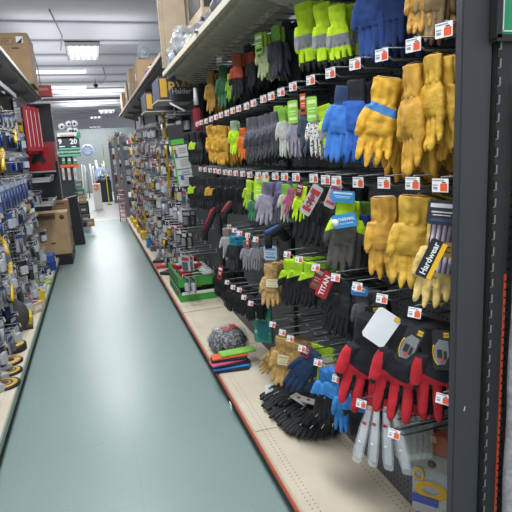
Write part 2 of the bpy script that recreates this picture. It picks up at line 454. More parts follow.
obj('frame', B(((0, 0, -.12), (.2, .02, .014)), ((0, 0, .12), (.2, .02, .014)), ((.095, 0, 0), (.014, .02, .24)), ((-.095, 0, 0), (.014, .02, .24))), BLACKM, t)
obj('sign_face', B(((0, .004, 0), (.18, .008, .23))), mat('sign_green', '#1f8a5a', .5), t)
obj('white_border', B(((-.078, -.001, 0), (.0025, .002, .21)), ((0, -.001, -.105), (.16, .002, .0025))), WHITEP, t)

# ------------------------------------------------------------------ price tags and hooks
def _tagmesh():
    bm = bmesh.new()           # faces -X ; centred
    bm_box(bm, (0, 0, 0), (.002, .042, .031), 0)
    bm_box(bm, (-.0012, -.010, -.004), (.001, .018, .017), 1)
    bm_box(bm, (-.0012, .004, .012), (.001, .03, .002), 2); bm_box(bm, (-.0012, .012, .001), (.001, .013, .002), 2); bm_box(bm, (-.0012, .012, -.006), (.001, .011, .005), 2)
    bm_box(bm, (-.0012, -.010, .007), (.001, .01, .0022), 3)
    return finish(bm, 'price_tag')
TAGM = _tagmesh()
for m in (WHITEP, ORANGE, GREYP, DARK): TAGM.materials.append(m)
HK = {}
BRW = mat('bright_wire', '#c2c6c8', .35, .4)
def hookmesh(Lh, wm=None):
    k = (round(Lh, 2), wm is None)
    if k in HK: return HK[k]
    bm = bmesh.new()
    bm_tube(bm, [(0, -.0, 0), (-Lh+.02, 0, 0), (-Lh, 0, .012)], .0028, n=5)
    bm_tube(bm, [(0, 0, .03), (-Lh-.012, 0, .03)], .0022, n=5)
    bm_box(bm, (-.004, 0, .015), (.008, .03, .045))
    HK[k] = finish(bm, 'wire'); HK[k].materials.append(wm or WIRE); return HK[k]
def hook(p, label, s=1, tagged=True, group=None, tilt=0., tagyaw=0., name='peg_hook'):
    """p = point of the tag; s=+1 right wall"""
    Wl = WX-.002 if s > 0 else LW+.002
    Lh = abs(Wl-p.x)
    r = root(name, (Wl, p.y, p.z), 0 if s > 0 else PI, label, 'hook', group)
    obj('wire', hookmesh(Lh, BRW if (s < 0 or p.y > 4.7) else None), None, r)
    if tagged:
        o = obj('price_tag', TAGM, None, r, (-Lh-.013, 0, .012), (0, tilt, tagyaw)); o.scale = (1, .84, .84) if tilt else (1, 1, 1)
    return r

# ------------------------------------------------------------------ gloves
GC = {}
def glove_raw(seed, W=.1, L=.25, T=.02, cuff=.27, flare=1., pinch=.8, fing=.38, curl=.25, splay=.06, thumb=.3, fat=.135, wr=.0025, flat=False, scallop=0.):
    rnd = random.Random(seed)
    bm = bmesh.new()
    zc = -cuff*L; zk = -(1-fing)*L
    def sec(z, hw, ht, xo=0.): return ((xo, 0, z), (hw, 0, 0), (0, ht, 0))
    bm_loft(bm, [sec(0, W*.42*flare, T*.55), sec(zc*.35, W*.44*flare, T*.55), sec(zc*.8, W*.42*pinch, T*.42), sec(zc, W*.41*pinch, T*.42), sec(zc*1.18, W*.43, T*.5),
                 sec((zc+zk)/2, W*.49, T*.62), sec(zk+.015*L/.25, W*.5, T*.6), sec(zk-.008, W*.47, T*.42)], n=20)
    fx = [-.36, -.12, .12, .36]; fl = [.86, 1., .93, .74]
    for i in range(4):
        ln = fing*L*fl[i]*rnd.uniform(.94, 1.04); a = (fx[i]/.36)*splay + rnd.uniform(-.04, .04); cu = curl*rnd.uniform(.5, 1.4)
        x0 = fx[i]*W; secs = []
        rx = W*fat; ry = T*.42 if flat else min(W*fat*.95, T*.55)
        for q, tq in enumerate((-.15, .1, .35, .6, .8, .92, 1.)):
            r = (1, 1.02, .98, .95, .85, .62, .2)[q]
            y = -cu*ln*tq*tq if tq > 0 else 0
            secs.append(((x0+math.sin(a)*ln*tq, y, zk-math.cos(a)*ln*tq), (rx*r, 0, 0), (0, ry*r*math.cos(cu*tq), -ry*r*math.sin(cu*tq))))
        bm_loft(bm, secs, n=12)
    ta = thumb*rnd.uniform(.8, 1.2); tl = .36*L
    secs = []; bz = zc*1.1
    for q, tq in enumerate((-.05, .2, .45, .7, .85, 1.)):
        r = (1.15, 1.2, 1.05, .95, .8, .25)[q]
        ang = ta*(1.25-.9*tq)
        secs.append(((-W*.34-math.sin(ta)*tl*tq*(1.3-.5*tq), -.1*T-.12*tl*tq, bz-math.cos(ta)*tl*tq), (W*.14*r, 0, 0), (0, min(W*.13, T*.55)*r, 0)))
    bm_loft(bm, secs, n=12)
    bmesh.ops.recalc_face_normals(bm, faces=bm.faces)
    me = bpy.data.meshes.new('raw'); bm.to_mesh(me); bm.free()
    o = bpy.data.objects.new('raw', me); COL.objects.link(o)
    md = o.modifiers.new('r', 'REMESH'); md.mode = 'VOXEL'; md.voxel_size = .0029*L/.25; md.use_smooth_shade = True
    sm = o.modifiers.new('s', 'SMOOTH'); sm.factor = .5; sm.iterations = 1
    dg = bpy.context.evaluated_depsgraph_get(); dg.update()
    out = bpy.data.meshes.new_from_object(o.evaluated_get(dg))
    bpy.data.objects.remove(o); bpy.data.meshes.remove(me)
    off = Vector((seed*3.1, seed*1.7, 0))
    for v in out.vertices:
        n = noise.noise_vector(v.co*Vector((26, 26, 14)).length*.9 + off)
        v.co += Vector((n.x*.6, n.y, n.z*.3))*wr
        if scallop and v.co.z > zc:      # gathered folds in the gauntlet
            v.co.y += math.sin(v.co.x/W*26+seed)*scallop*(.3+.7*(v.co.z/zc))
    return out, zc, zk
def split_mesh(me, fn):
    """split faces by fn(center)->key into separate meshes"""
    parts = {}
    vs = [v.co.copy() for v in me.vertices]
    for p in me.polygons: parts.setdefault(fn(p.center), []).append(tuple(p.vertices))
    res = {}
    for k, fs in parts.items():
        mp = {}; vv = []; ff = []
        for f in fs:
            g = []
            for i in f:
                if i not in mp: mp[i] = len(vv); vv.append(vs[i])
                g.append(mp[i])
            ff.append(g)
        m = bpy.data.meshes.new(k); m.from_pydata(vv, [], ff)
        for p in m.polygons: p.use_smooth = True
        res[k] = m
    return res
SH = {
 'leather': dict(W=.105, L=.27, T=.036, cuff=.28, flare=.92, pinch=.92, fing=.42, curl=.16, splay=.05, thumb=.2, fat=.119, wr=.005, scallop=.003),
 'leatherb': dict(W=.112, L=.28, T=.04, cuff=.29, flare=.96, pinch=.9, fing=.41, curl=.28, splay=.07, thumb=.26, fat=.119, wr=.006, scallop=.003),
 'dipped': dict(W=.095, L=.25, T=.026, cuff=.28, flare=.82, pinch=.88, fing=.42, curl=.22, splay=.08, thumb=.26, fat=.114, wr=.003),
 'thin': dict(W=.088, L=.25, T=.016, cuff=.26, flare=.8, pinch=.85, fing=.42, curl=.12, splay=.08, thumb=.35, fat=.095, wr=.003, flat=True),
 'hivis': dict(W=.1, L=.27, T=.028, cuff=.3, flare=.95, pinch=.88, fing=.44, curl=.12, splay=.08, thumb=.22, fat=.112, wr=.002),
 'winter': dict(W=.15, L=.3, T=.045, cuff=.28, flare=.9, pinch=.9, fing=.43, curl=.14, splay=.13, thumb=.32, fat=.115, wr=.003),
 'pile': dict(W=.11, L=.28, T=.034, cuff=.25, flare=.8, pinch=.9, fing=.4, curl=.03, splay=.02, thumb=.12, fat=.13, wr=.001),
 'fat': dict(W=.1, L=.27, T=.034, cuff=.24, flare=.85, pinch=.88, fing=.44, curl=.12, splay=.035, thumb=.3, fat=.122, wr=.003),
}
def region(scheme, zc, zk, W):
    if scheme == 'plain': return lambda c: 'glove'
    if scheme == 'cuff': return lambda c: 'cuff' if c.z > zc else 'glove'
    if scheme == 'hivis':
        def f(c):
            if c.z > zc*.35: return 'cuff'
            if zc*1.5 > c.z > zc*2.1 and c.y < .004: return 'reflective_band'
            if c.y > .007 or c.z < zk*1.45: return 'palm_patch'
            return 'glove'
        return f
    if scheme == 'winter':
        def f(c):
            if c.z > zc*1.1: return 'cuff'
            if c.y > .006: return 'palm_patch'
            if c.x > -W*.36 and c.z > zk+.004+abs(c.x-.008)*.38: return 'palm_patch'
            if c.z < zk-.004 and c.x > -W*.56:
                d_ = zk-c.z
                if min(abs(c.x-(f_*W+math.sin(f_/.36*.13)*d_)) for f_ in (-.36, -.12, .12, .36)) > .088*W: return 'palm_patch'
            return 'glove'
        return f
    if scheme == 'coat': return lambda c: 'cuff' if c.z > zc*.9 - (.012 if c.x > 0 else 0) else ('glove' if (c.z < zk*.86 or c.y > .0) else 'knit_back')
    if scheme == 'halfcoat': return lambda c: 'cuff' if c.z > zc*1.35+c.x*.5 else 'glove'
    if scheme == 'strap':
        return lambda c: 'strap' if zc*1.0 > c.z + c.x*.25 > zc*1.32 else 'glove'
    if scheme == 'striped':
        return lambda c: 'striped_back' if (c.z > zk*.95 and c.z < zc*.0 and c.y < .006) and c.x > -W*.3 else ('glove')
def glove_meshes(shape, scheme, seed):
    k = (shape, scheme, seed)
    if k in GC: return GC[k]
    kr = ('raw', shape, seed)
    if kr not in GC: GC[kr] = glove_raw(seed, **SH[shape])
    me, zc, zk = GC[kr]
    GC[k] = (split_mesh(me, region(scheme, zc, zk, SH[shape]['W'])), SH[shape]['L'], SH[shape]['W'], SH[shape]['T'])
    return GC[k]

def card_mesh(w, h, th=.0025, plain=False):
    k = ('card', round(w, 3), round(h, 3), plain)
    if k not in GC:
        bm = bmesh.new()
        r = min(w, h)*.12
        pts = [(-w/2, -h+r), (-w/2+r, -h), (w/2-r, -h), (w/2, -h+r), (w/2, -r), (w/2-r, 0), (-w/2+r, 0), (-w/2, -r)]
        bm_poly(bm, pts, th, 0)
        if not plain: bm_box(bm, (0, -th/2-.0006, -h*.22), (w*.8, .001, h*.16), 1); bm_box(bm, (0, -th/2-.0006, -h*.48), (w*.7, .001, h*.05), 1)
        if not plain: bm_box(bm, (0, -th/2-.0006, -h*.6), (w*.6, .001, h*.04), 1); bm_box(bm, (0, -th/2-.0006, -h*.8), (w*.75, .001, h*.12), 2)
        GC[k] = finish(bm, 'header_card')
    return GC[k]

ORD = ['front pair', 'second pair', 'third pair', 'fourth pair', 'fifth pair', 'sixth pair', 'seventh pair']
def matz(spec, kind):
    return spec if not isinstance(spec, str) else mat(kind, spec, {'leather': .62, 'knit': .85, 'rubber': .42, 'soft': .8}[kind], kind={'rubber': 'soft'}.get(kind, kind))
def gloves(px, py, hp, x, face, shape, scheme, cols, label, n=1, dx=.04, dy=0., card=None, kind='knit', roll=0., cat='gloves', upside=False, single=False, zfix=None, jit=1., pitch=0., wscale=1., cardtext=None):
    """px,py = pixel of the top centre of the front pair; hp = height in px; x = wall-offset plane"""
    p0 = atx(px, py, x)
    rnd = random.Random(int(px*13+py*7))
    made = []
    seeds = (1, 2, 3)
    for i in range(n):
        ms, L, W, T = glove_meshes(shape, scheme, rnd.choice(seeds))
        s = hp*mpp(p0)/L/max(.5, math.cos(pitch))
        loc = p0 + Vector((dx*i, dy*i + rnd.uniform(-.006, .006)*jit, rnd.uniform(-.008, .004)*jit if i else 0))
        lab = label if n == 1 else label + ', ' + ORD[min(i, 6)]
        if (len(lab.split())) > 16: print('LONG', len(lab.split()), lab)
        r = root('work_gloves', loc, 0, lab, cat, None if n == 1 else label)
        yaw = -PI/2 + math.radians(face + rnd.uniform(-7, 7)*jit*(1 if i else .3))
        r.rotation_euler = (pitch, math.radians(roll + rnd.uniform(-4, 4)*jit*(1 if i else .3)), yaw)
        r.scale = (s*wscale, s, s)
        for g in range(1 if single else 2):
            ms, L, W, T = glove_meshes(shape, scheme, rnd.choice(seeds))
            main = None
            flip = -1 if g else 1
            gl = obj('glove', ms['glove'], matz(cols.get('glove', '#444444'), kind), r, (flip*.006 + (.012 if g else 0), g*T*.95, -g*.008), (0, rnd.uniform(-.06, .06), (PI if g else 0)), objmats=True)
            for kk, m in ms.items():
                if kk == 'glove': continue
                kd = 'knit' if kk in ('cuff', 'knit_back') else 'soft'
                obj(kk, m, matz(cols.get(kk, cols.get('cuff', '#333333')), kd), gl, objmats=True)
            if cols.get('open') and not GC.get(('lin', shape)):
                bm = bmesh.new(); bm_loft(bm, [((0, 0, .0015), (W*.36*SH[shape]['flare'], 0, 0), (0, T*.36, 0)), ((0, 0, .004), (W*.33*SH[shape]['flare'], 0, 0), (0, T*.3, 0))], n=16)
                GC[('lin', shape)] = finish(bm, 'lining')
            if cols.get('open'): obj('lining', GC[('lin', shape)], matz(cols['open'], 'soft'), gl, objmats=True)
        if card and i <= card.get('n', 1)-1:
            c = obj('header_card', card_mesh(card['w'], card['h']), [mat('card_print', card['c'], .4, kind='card'), mat('card_ink', card.get('ink', '#e8e8e8'), .5), mat('card_ink', card.get('ink2', '#303030'), .5)], r,
                    (card.get('x', 0), -T*.75-.004, card.get('z', .03)), (0, math.radians(card.get('roll', 0)), 0), objmats=True)
            if card.get('label'): c['label'] = card['label']
            if card.get('text'):
                text(card['text'], card.get('ts', .014), c, (0, -.004, card.get('tz', -card['h']*.3)), mat('card_ink', card.get('tc', '#f0f0f0'), .5), (PI/2, math.radians(card.get('trot', 0)), 0), name='card_lettering')
        made.append(r)
    return made

# ================================================================== RIGHT WALL: GLOVES
YEL = '#c2922c'; YEL2 = '#c79d33'; TAN = '#b08c5a'; NAVY = '#1f3a6e'; BLU = '#2f62b8'; LIME = '#b9dc1e'; BLK = '#16171a'; GRY = '#8c8b92'; CREAM = '#c9b488'
# ---- top row (above the first line of price tags)
gloves(421, -32, 64, .82, 42, 'leatherb', 'cuff', dict(glove='#b98a3a', cuff='#8a6b42'), 'tan leather work gloves top row beside the black post', n=2, dx=.055, kind='leather')
gloves(443, -34, 66, .88, 30, 'fat', 'cuff', dict(glove=CREAM, cuff='#6f6352'), 'cream and brown suede gloves top row touching the black post', n=3, dx=.05, kind='leather')
gloves(432, -36, 76, .84, 38, 'fat', 'cuff', dict(glove='#8b7350', cuff='#5a4d3d'), 'brown suede gloves top row between tan and cream ones', n=1, kind='leather')
gloves(367, -26, 86, .82, 30, 'fat', 'cuff', dict(glove='#24427e', cuff='#14181f'), 'dark blue knit gloves top row right of the lime safety gloves', n=3, dx=.05)
gloves(392, -32, 84, .86, 25, 'fat', 'cuff', dict(glove='#22396c', cuff='#14181f'), 'dark blue fleece gloves top row left of the tan leather gloves', n=3, dx=.05)
for i, (px, l) in enumerate([(302, 'lime high visibility gloves with grey band, first lime hook from the left, top row'), (320, 'lime high visibility gloves with grey band, middle lime hook, top row'), (336, 'lime high visibility gloves with grey band, right lime hook beside dark blue gloves')]):
    gloves(px, 3+i, 69-3*i, .80, 50, 'hivis', 'hivis', dict(glove=LIME, cuff='#a9cc1c', reflective_band='#86888c', palm_patch='#15171a'), l, n=1, roll=-3, wscale=.95)
    gloves(px+12, 3+i, 66-3*i, .86, 35, 'hivis', 'hivis', dict(glove='#a8cc1c', cuff='#9dc01c', reflective_band='#7b7d80', palm_patch='#15171a'), 'lime high visibility gloves tucked behind the ' + ['first', 'middle', 'right'][i] + ' lime pair, top row', n=1)
gloves(262, 33, 46, .80, 20, 'dipped', 'cuff', dict(glove='#9aa67a', cuff='#93b43a'), 'pale lime and grey gloves left of the safety gloves, top row', n=3, dx=.05, card=dict(w=.07, h=.11, c='#7fb03c', ink='#d9e6c0', z=-.0))
gloves(275, 26, 52, .82, 15, 'dipped', 'cuff', dict(glove='#35343f', cuff='#6f9a3a'), 'dark grey gloves with green cuffs, top row', n=1, dx=.05)
gloves(251, 52, 36, .82, 15, 'dipped', 'cuff', dict(glove='#1b1c1f', cuff='#8f3a22'), 'black gloves with orange cuffs, right hook of two, top row', n=2, dx=.05)
gloves(236, 54, 46, .80, 25, 'dipped', 'coat', dict(glove='#17181b', cuff='#8f4026', knit_back='#a8462a'), 'black gloves with orange backs, left hook of two, top row', n=2, dx=.05)
gloves(229, 74, 26, .80, 25, 'dipped', 'cuff', dict(glove='#7fae2c', cuff='#9ac42c'), 'bright lime slim gloves between green and orange ones, top row', n=1)
gloves(222, 66, 42, .80, 40, 'dipped', 'cuff', dict(glove='#2c5a3a', cuff='#25482f'), 'dark green coated gloves under a small beige card, top row', n=1, card=dict(w=.045, h=.05, c='#a39c86', z=.05))
gloves(209, 73, 40, .80, 20, 'dipped', 'cuff', dict(glove='#94712c', cuff='#8a6a2e'), 'dull yellow gloves left of dark green pair, top row', n=2, dx=.05, kind='leather')
for i, (px, py, h) in enumerate([(285, 22, 60), (247, 45, 50), (216, 70, 40), (200, 84, 36), (292, 30, 62), (243, 60, 45)]):
    gloves(px, py, h, .9, 10, 'dipped', 'cuff', dict(glove='#141518', cuff='#222428'), 'black coated gloves deep on a top row hook between the coloured ones' , n=3, dx=.05)
# ---- second row (under first line of tags)
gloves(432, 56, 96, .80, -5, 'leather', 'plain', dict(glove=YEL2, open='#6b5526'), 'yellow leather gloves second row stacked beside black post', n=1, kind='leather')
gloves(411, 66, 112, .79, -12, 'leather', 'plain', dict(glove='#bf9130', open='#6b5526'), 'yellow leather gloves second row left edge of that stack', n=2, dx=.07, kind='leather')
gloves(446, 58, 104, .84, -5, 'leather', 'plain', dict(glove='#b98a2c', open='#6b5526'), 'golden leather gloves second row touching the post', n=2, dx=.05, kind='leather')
gloves(404, 132, 60, .93, 25, 'leather', 'plain', dict(glove='#b08526'), 'yellow leather gloves low behind the second row stack', n=3, dx=.04, kind='leather', roll=-18)
gloves(387, 78, 90, .79, 50, 'leatherb', 'strap', dict(glove='#cfa02c', strap='#3f78b5', open='#cdb88a'), 'yellow leather work gloves with a blue wrist strap', n=1, kind='leather', roll=8)
gloves(398, 90, 92, .88, 25, 'leatherb', 'strap', dict(glove='#c2952a', strap='#3c70a8'), 'yellow gloves with blue strap, behind the front strapped pair', n=2, dx=.05, kind='leather')
gloves(344, 86, 78, .80, 38, 'fat', 'cuff', dict(glove='#3d78c8', cuff='#2b3e66'), 'bright blue textured gloves with dark cuffs, second row', n=1, roll=9)
gloves(355, 80, 84, .82, 20, 'fat', 'cuff', dict(glove=BLU, cuff='#20222a'), 'blue dipped gloves with black cuffs, second row', n=3, dx=.055, roll=4)
gloves(372, 88, 74, .9, 15, 'fat', 'cuff', dict(glove='#2850a0', cuff='#181a20'), 'deep blue gloves left of the strapped yellow pair', n=3, dx=.04)
gloves(322, 106, 50, .81, 42, 'hivis', 'hivis', dict(glove='#bada22', cuff='#a8cc20', reflective_band='#8a8c90', palm_patch='#3a3f2c'), 'lime glove with dark strap drooping left of the bright blue pair', n=1, roll=-16)
def hang_card(px, py, w, h, x, face, col, label, roll=0, ink='#e8e8e8', ink2='#303030', txt=None, ts=.014, trot=0, tc='#f0f0f0', group=None, name='header_card'):
    p = atx(px, py, x)
    o = obj(name, card_mesh(w, h, plain=(ink == col)), [mat('card_print', col, .4, kind='card'), mat('card_ink', ink, .5), mat('card_ink', ink2, .5)], None, p, (0, math.radians(roll), -PI/2+math.radians(face)), objmats=True)
    tag(o, label, 'card', group)
    if txt: text(txt, ts, o, (0, -.004, -h*.5), mat('card_ink', tc, .5), (PI/2, math.radians(trot), 0), name='card_lettering')
    return o
gloves(313, 108, 50, .81, 45, 'thin', 'cuff', dict(glove=SPECK, cuff='#b9c0c0'), 'white gloves with a dark speckled print under green card', n=1, card=dict(w=.055, h=.12, c='#8cc34a', ink='#cfe6a0', ink2='#cfe6a0', z=.055))
gloves(320, 112, 48, .86, 20, 'thin', 'cuff', dict(glove=SPECK, cuff='#5f9a78'), 'speckled print gloves with green cuffs behind the first', n=3, dx=.05)
gloves(294, 112, 46, .80, 40, 'thin', 'cuff', dict(glove='#8f8c9e', cuff='#98949f'), 'lavender grey gloves under a lime green card, second row', n=1, card=dict(w=.06, h=.12, c='#8fc24a', ink='#cfe6a0', ink2='#cfe6a0', z=.06))
gloves(300, 110, 48, .86, 15, 'thin', 'cuff', dict(glove='#2c3a48', cuff='#77748a'), 'dark dipped lavender gloves second row', n=3, dx=.05)
gloves(306, 103, 50, .83, 30, 'dipped', 'cuff', dict(glove='#3a4a58', cuff='#5a6674'), 'slate grey gloves with an orange card, second row', n=1, card=dict(w=.035, h=.1, c='#c8582c', ink='#e9d0c0', z=.045))
gloves(281, 108, 50, .80, 15, 'thin', 'cuff', dict(glove='#b4b8b0', cuff='#7fb43c'), 'white gloves with lime cuffs, second row', n=2, dx=.05)
gloves(278, 106, 52, .84, 18, 'dipped', 'cuff', dict(glove='#3f7a50', cuff='#8fbf3a'), 'green gloves behind the lime cuffed white pair', n=2, dx=.05)
for i, (px, py) in enumerate([(249, 118), (255, 117), (261, 116), (267, 114), (273, 112)]):
    gloves(px, py, 46-i*.4, .80, 12, 'dipped', 'halfcoat', dict(glove='#3c3e44', cuff='#5c5e66'), ['first', 'second', 'third', 'fourth', 'fifth'][i]+' hook of thin dark grey gloves, second row', n=3, dx=.07)
gloves(242, 128, 32, .79, 30, 'dipped', 'cuff', dict(glove='#d8702a', cuff='#c86028'), 'orange slim gloves right of the lime pair, second row', n=1)
gloves(233, 121, 34, .79, 35, 'dipped', 'cuff', dict(glove='#b4d820', cuff='#8fae8a'), 'bright lime gloves left of the orange ones, second row', n=1)
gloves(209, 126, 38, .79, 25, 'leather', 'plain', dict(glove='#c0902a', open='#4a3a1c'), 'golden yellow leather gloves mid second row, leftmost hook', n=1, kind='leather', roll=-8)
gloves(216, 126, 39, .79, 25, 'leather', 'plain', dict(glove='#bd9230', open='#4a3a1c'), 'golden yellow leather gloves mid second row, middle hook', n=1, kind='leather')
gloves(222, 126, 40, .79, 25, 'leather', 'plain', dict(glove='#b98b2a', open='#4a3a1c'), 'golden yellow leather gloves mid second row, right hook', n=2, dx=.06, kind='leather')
gloves(227, 128, 38, .9, 25, 'dipped', 'cuff', dict(glove='#16171a', cuff='#16171a'), 'black gloves between yellow leather and lime pairs', n=2, dx=.06)
for i, px in enumerate([186, 192, 199]):
    gloves(px, 133, 32, .80, 20, 'dipped', 'coat', dict(glove='#15171a', cuff='#1c1e22', knit_back=['#2a2c30', '#a8d020', '#2a2c30'][i]), ['black gloves on the far left hook of the second row', 'black gloves with lime flashes, far end of second row', 'black gloves left of the golden leather ones, second row'][i], n=3, dx=.06)
# ---- third row (under second line of tags)
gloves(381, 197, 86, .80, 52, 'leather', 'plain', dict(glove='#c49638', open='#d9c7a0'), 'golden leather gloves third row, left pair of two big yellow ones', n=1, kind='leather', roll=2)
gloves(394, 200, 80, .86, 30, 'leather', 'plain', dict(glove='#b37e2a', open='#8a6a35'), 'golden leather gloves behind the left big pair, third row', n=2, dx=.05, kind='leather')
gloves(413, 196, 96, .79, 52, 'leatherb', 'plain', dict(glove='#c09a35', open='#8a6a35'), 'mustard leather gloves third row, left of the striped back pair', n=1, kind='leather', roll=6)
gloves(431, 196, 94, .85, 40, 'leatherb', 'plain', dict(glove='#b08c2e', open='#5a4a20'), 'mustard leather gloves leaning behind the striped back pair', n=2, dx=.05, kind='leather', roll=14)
gloves(443, 222, 92, .805, 48, 'leatherb', 'striped', dict(glove='#cbb06a', striped_back=STRIPE), 'striped canvas and cream leather gloves beside the black post', n=1, kind='leather', roll=6,
       card=dict(w=.085, h=.075, c='#23252a', ink='#d8d8d8', ink2='#2d4a6a', z=.07, label='black header card with white barcode'))
t = hang_card(439, 240, .04, .125, .765, 48, '#1c1c1e', 'long black and yellow tag lettered sideways hanging on striped gloves', roll=24, ink='#1c1c1e', ink2='#1c1c1e')
obj('yellow_edge', B(((.022, -.001, -.0625), (.014, .004, .118))), mat('tag_yellow', '#e8b416', .5), t)
t.scale = (.8, .8, .8)
text('Hardwear', .026, t, (0, -.0035, -.0625), WHITEP, (PI/2, PI/2*-1, 0), name='tag_lettering')
t = hang_card(447, 243, .055, .035, .79, 48, '#a8843c', 'small tan leather knuckle patch lettered on the striped gloves', roll=4, ink='#a8843c', ink2='#a8843c', name='knuckle_patch')
text('NCL', .022, t, (0, -.0035, -.017), DARK, name='patch_lettering')
gloves(361, 214, 56, .88, 42, 'fat', 'cuff', dict(glove='#2e57b0', cuff='#2b4a8c'), 'royal blue gloves between grey lime pair and golden leather', n=2, dx=.04, roll=8)
gloves(346, 200, 78, .80, 42, 'fat', 'halfcoat', dict(glove='#4e4d48', cuff='#b4e022'), 'grey dipped gloves with lime wrist and blue sleeve card', n=1, roll=6, card=dict(w=.085, h=.04, c='#2a86c0', ink='#bcd8ec', ink2='#2a86c0', z=.035))
gloves(352, 202, 76, .86, 28, 'fat', 'halfcoat', dict(glove='#45443f', cuff='#6f9a38'), 'grey dipped gloves behind the lime wrist pair', n=2, dx=.05)
t = hang_card(343, 214, .085, .045, .77, 42, '#2a8ac8', 'blue paper band wrapped round the grey and lime gloves', roll=-10, ink='#2a8ac8', ink2='#2a8ac8', name='paper_band')
text('THERMAL', .014, t, (.008, -.0035, -.018), WHITEP); text('FULLY COATED', .0065, t, (.008, -.0035, -.032), WHITEP)
obj('round_emblem', (lambda b: (bm_lathe(b, [(.001, -.002), (.013, -.002), (.013, 0)], axis='Y', n=16), b)[1])(bmesh.new()), WHITEP, t, (-.033, -.002, -.025))
for i, (px, py, h) in enumerate([(304, 184, 62), (313, 186, 64), (322, 184, 66), (331, 186, 68)]):
    gloves(px, py, h, .81+.01*i, 30, 'fat', 'plain', dict(glove=['#1b1c1e', '#17181a', '#1d1e21', '#161719'][i]), 'black ribbed rubber gloves third row, '+['leftmost', 'second', 'third', 'rightmost'][i]+' hook of black', n=3, dx=.05, kind='rubber', roll=8)
hang_card(319, 186, .045, .12, .775, 45, '#a9a6a4', 'white and red lettered card leaning on the black rubber gloves', roll=32, ink='#a02c34', ink2='#a02c34', txt='GRIP', ts=.026, trot=-90, tc='#7a2430')
hang_card(338, 183, .04, .09, .78, 45, '#a89a9a', 'small white and pink card on rightmost black rubber gloves', roll=24, ink='#a84450', ink2='#a84450')
gloves(303, 186, 38, .79, 42, 'hivis', 'cuff', dict(glove='#b9e020', cuff='#c4e42c'), 'lime sleeve glove with a dark red card, third row', n=1, roll=16, card=dict(w=.045, h=.1, c='#7a1f28', ink='#c8b8b8', x=-.01, z=.02))
gloves(291, 188, 30, .80, 40, 'thin', 'cuff', dict(glove='#b86080', cuff='#c4708c'), 'pink thin gloves left of the lime sleeve glove', n=2, dx=.05, roll=10)
gloves(285, 184, 40, .80, 30, 'thin', 'cuff', dict(glove='#b7bda8', cuff='#7fb43c'), 'white gloves with lime cuffs, third row', n=3, dx=.05)
gloves(279, 182, 42, .81, 25, 'thin', 'cuff', dict(glove='#57526e', cuff='#77719a'), 'purple thin gloves third row', n=3, dx=.05)
gloves(267, 182, 45, .79, 50, 'dipped', 'cuff', dict(glove='#9a98a4', cuff='#77708c'), 'pale grey coated gloves with violet cuffs facing out', n=1, roll=8)
gloves(272, 182, 44, .84, 30, 'dipped', 'cuff', dict(glove='#8a8892', cuff='#77708c'), 'pale grey coated gloves behind violet cuffed pair', n=2, dx=.05)
hang_card(262, 175, .08, .13, .785, 45, '#a9d62a', 'tall lime green card over the green gloves', ink='#d0e890', ink2='#d0e890', roll=6)
gloves(254, 192, 30, .80, 50, 'dipped', 'cuff', dict(glove='#3f7a58', cuff='#2f5a40'), 'green rubber gloves under the tall lime card', n=2, dx=.05, kind='rubber', roll=8)
gloves(249, 180, 30, .80, 30, 'dipped', 'cuff', dict(glove='#a4c82a', cuff='#b4d830'), 'lime gloves left of green rubber ones, third row', n=1, roll=8)
for i, px in enumerate([240, 234, 228, 222, 216]):
    gloves(px, 178, 38-i*.6, .80, 25, 'fat' if i % 2 else 'dipped', 'cuff', dict(glove='#131417', cuff='#1b1d20'), 'black gloves third row, '+['nearest', 'second', 'third', 'fourth', 'farthest'][i]+' hook of the dark middle stretch', n=3, dx=.05, kind='rubber')
gloves(209, 178, 34, .79, 40, 'dipped', 'coat', dict(glove='#16181c', cuff='#22242a', knit_back='#b8902a'), 'black gloves with a gold patch on the back, third row', n=2, dx=.05)
for i, (px, py) in enumerate([(191, 177), (197, 178), (203, 178)]):
    gloves(px, py, 32, .80, 30, 'dipped', 'coat', dict(glove='#15171a', cuff='#1c1e22', knit_back=['#a8d820', '#1e2024', '#22242a'][i]), ['black gloves with bright lime backs at the far end, third row', 'plain black gloves right of the lime backed pair, third row', 'dark gloves left of the gold patch pair, third row'][i], n=2, dx=.05)
# draped sleeves
for i, (px, py, px2, py2, col, lab) in enumerate([(219, 208, 205, 232, '#a0202c', 'black sleeve with a red stripe drooping from its hook'), (236, 208, 224, 214, '#a83028', 'short black sleeve with red stripe beside the drooping one'), (286, 238, 268, 235, '#2a5ab0', 'dark knit with a blue stripe lying over wire hooks')]):
    a = atx(px, py, .84); b_ = atx(px2, py2, .72)
    mid = (a*.62+b_*.38) + Vector((0, 0, .035))
    bm = bmesh.new(); bm_tube(bm, [a, mid, b_, b_+Vector((0, 0, -.06))], [.022, .026, .022, .016], n=12)
    r = root('arm_sleeve', a, 0, lab, 'sleeve'); me = finish(bm, 'sleeve', True); me.transform(Matrix.Translation(-a)); obj('sleeve', me, mat('sleeve_black', '#17181b', .8, kind='knit'), r)
    bm = bmesh.new(); bm_tube(bm, [p+Vector((-.013, -.012, .014)) for p in (a, mid, b_)], [.010, .012, .010], n=8); me = finish(bm, 'stripe', True); me.transform(Matrix.Translation(-a)); obj('stripe', me, mat('sleeve_stripe', {'#a0202c': '#8a1e28', '#a83028': '#7c2626', '#2a5ab0': '#284c8c'}[col], .8), r)
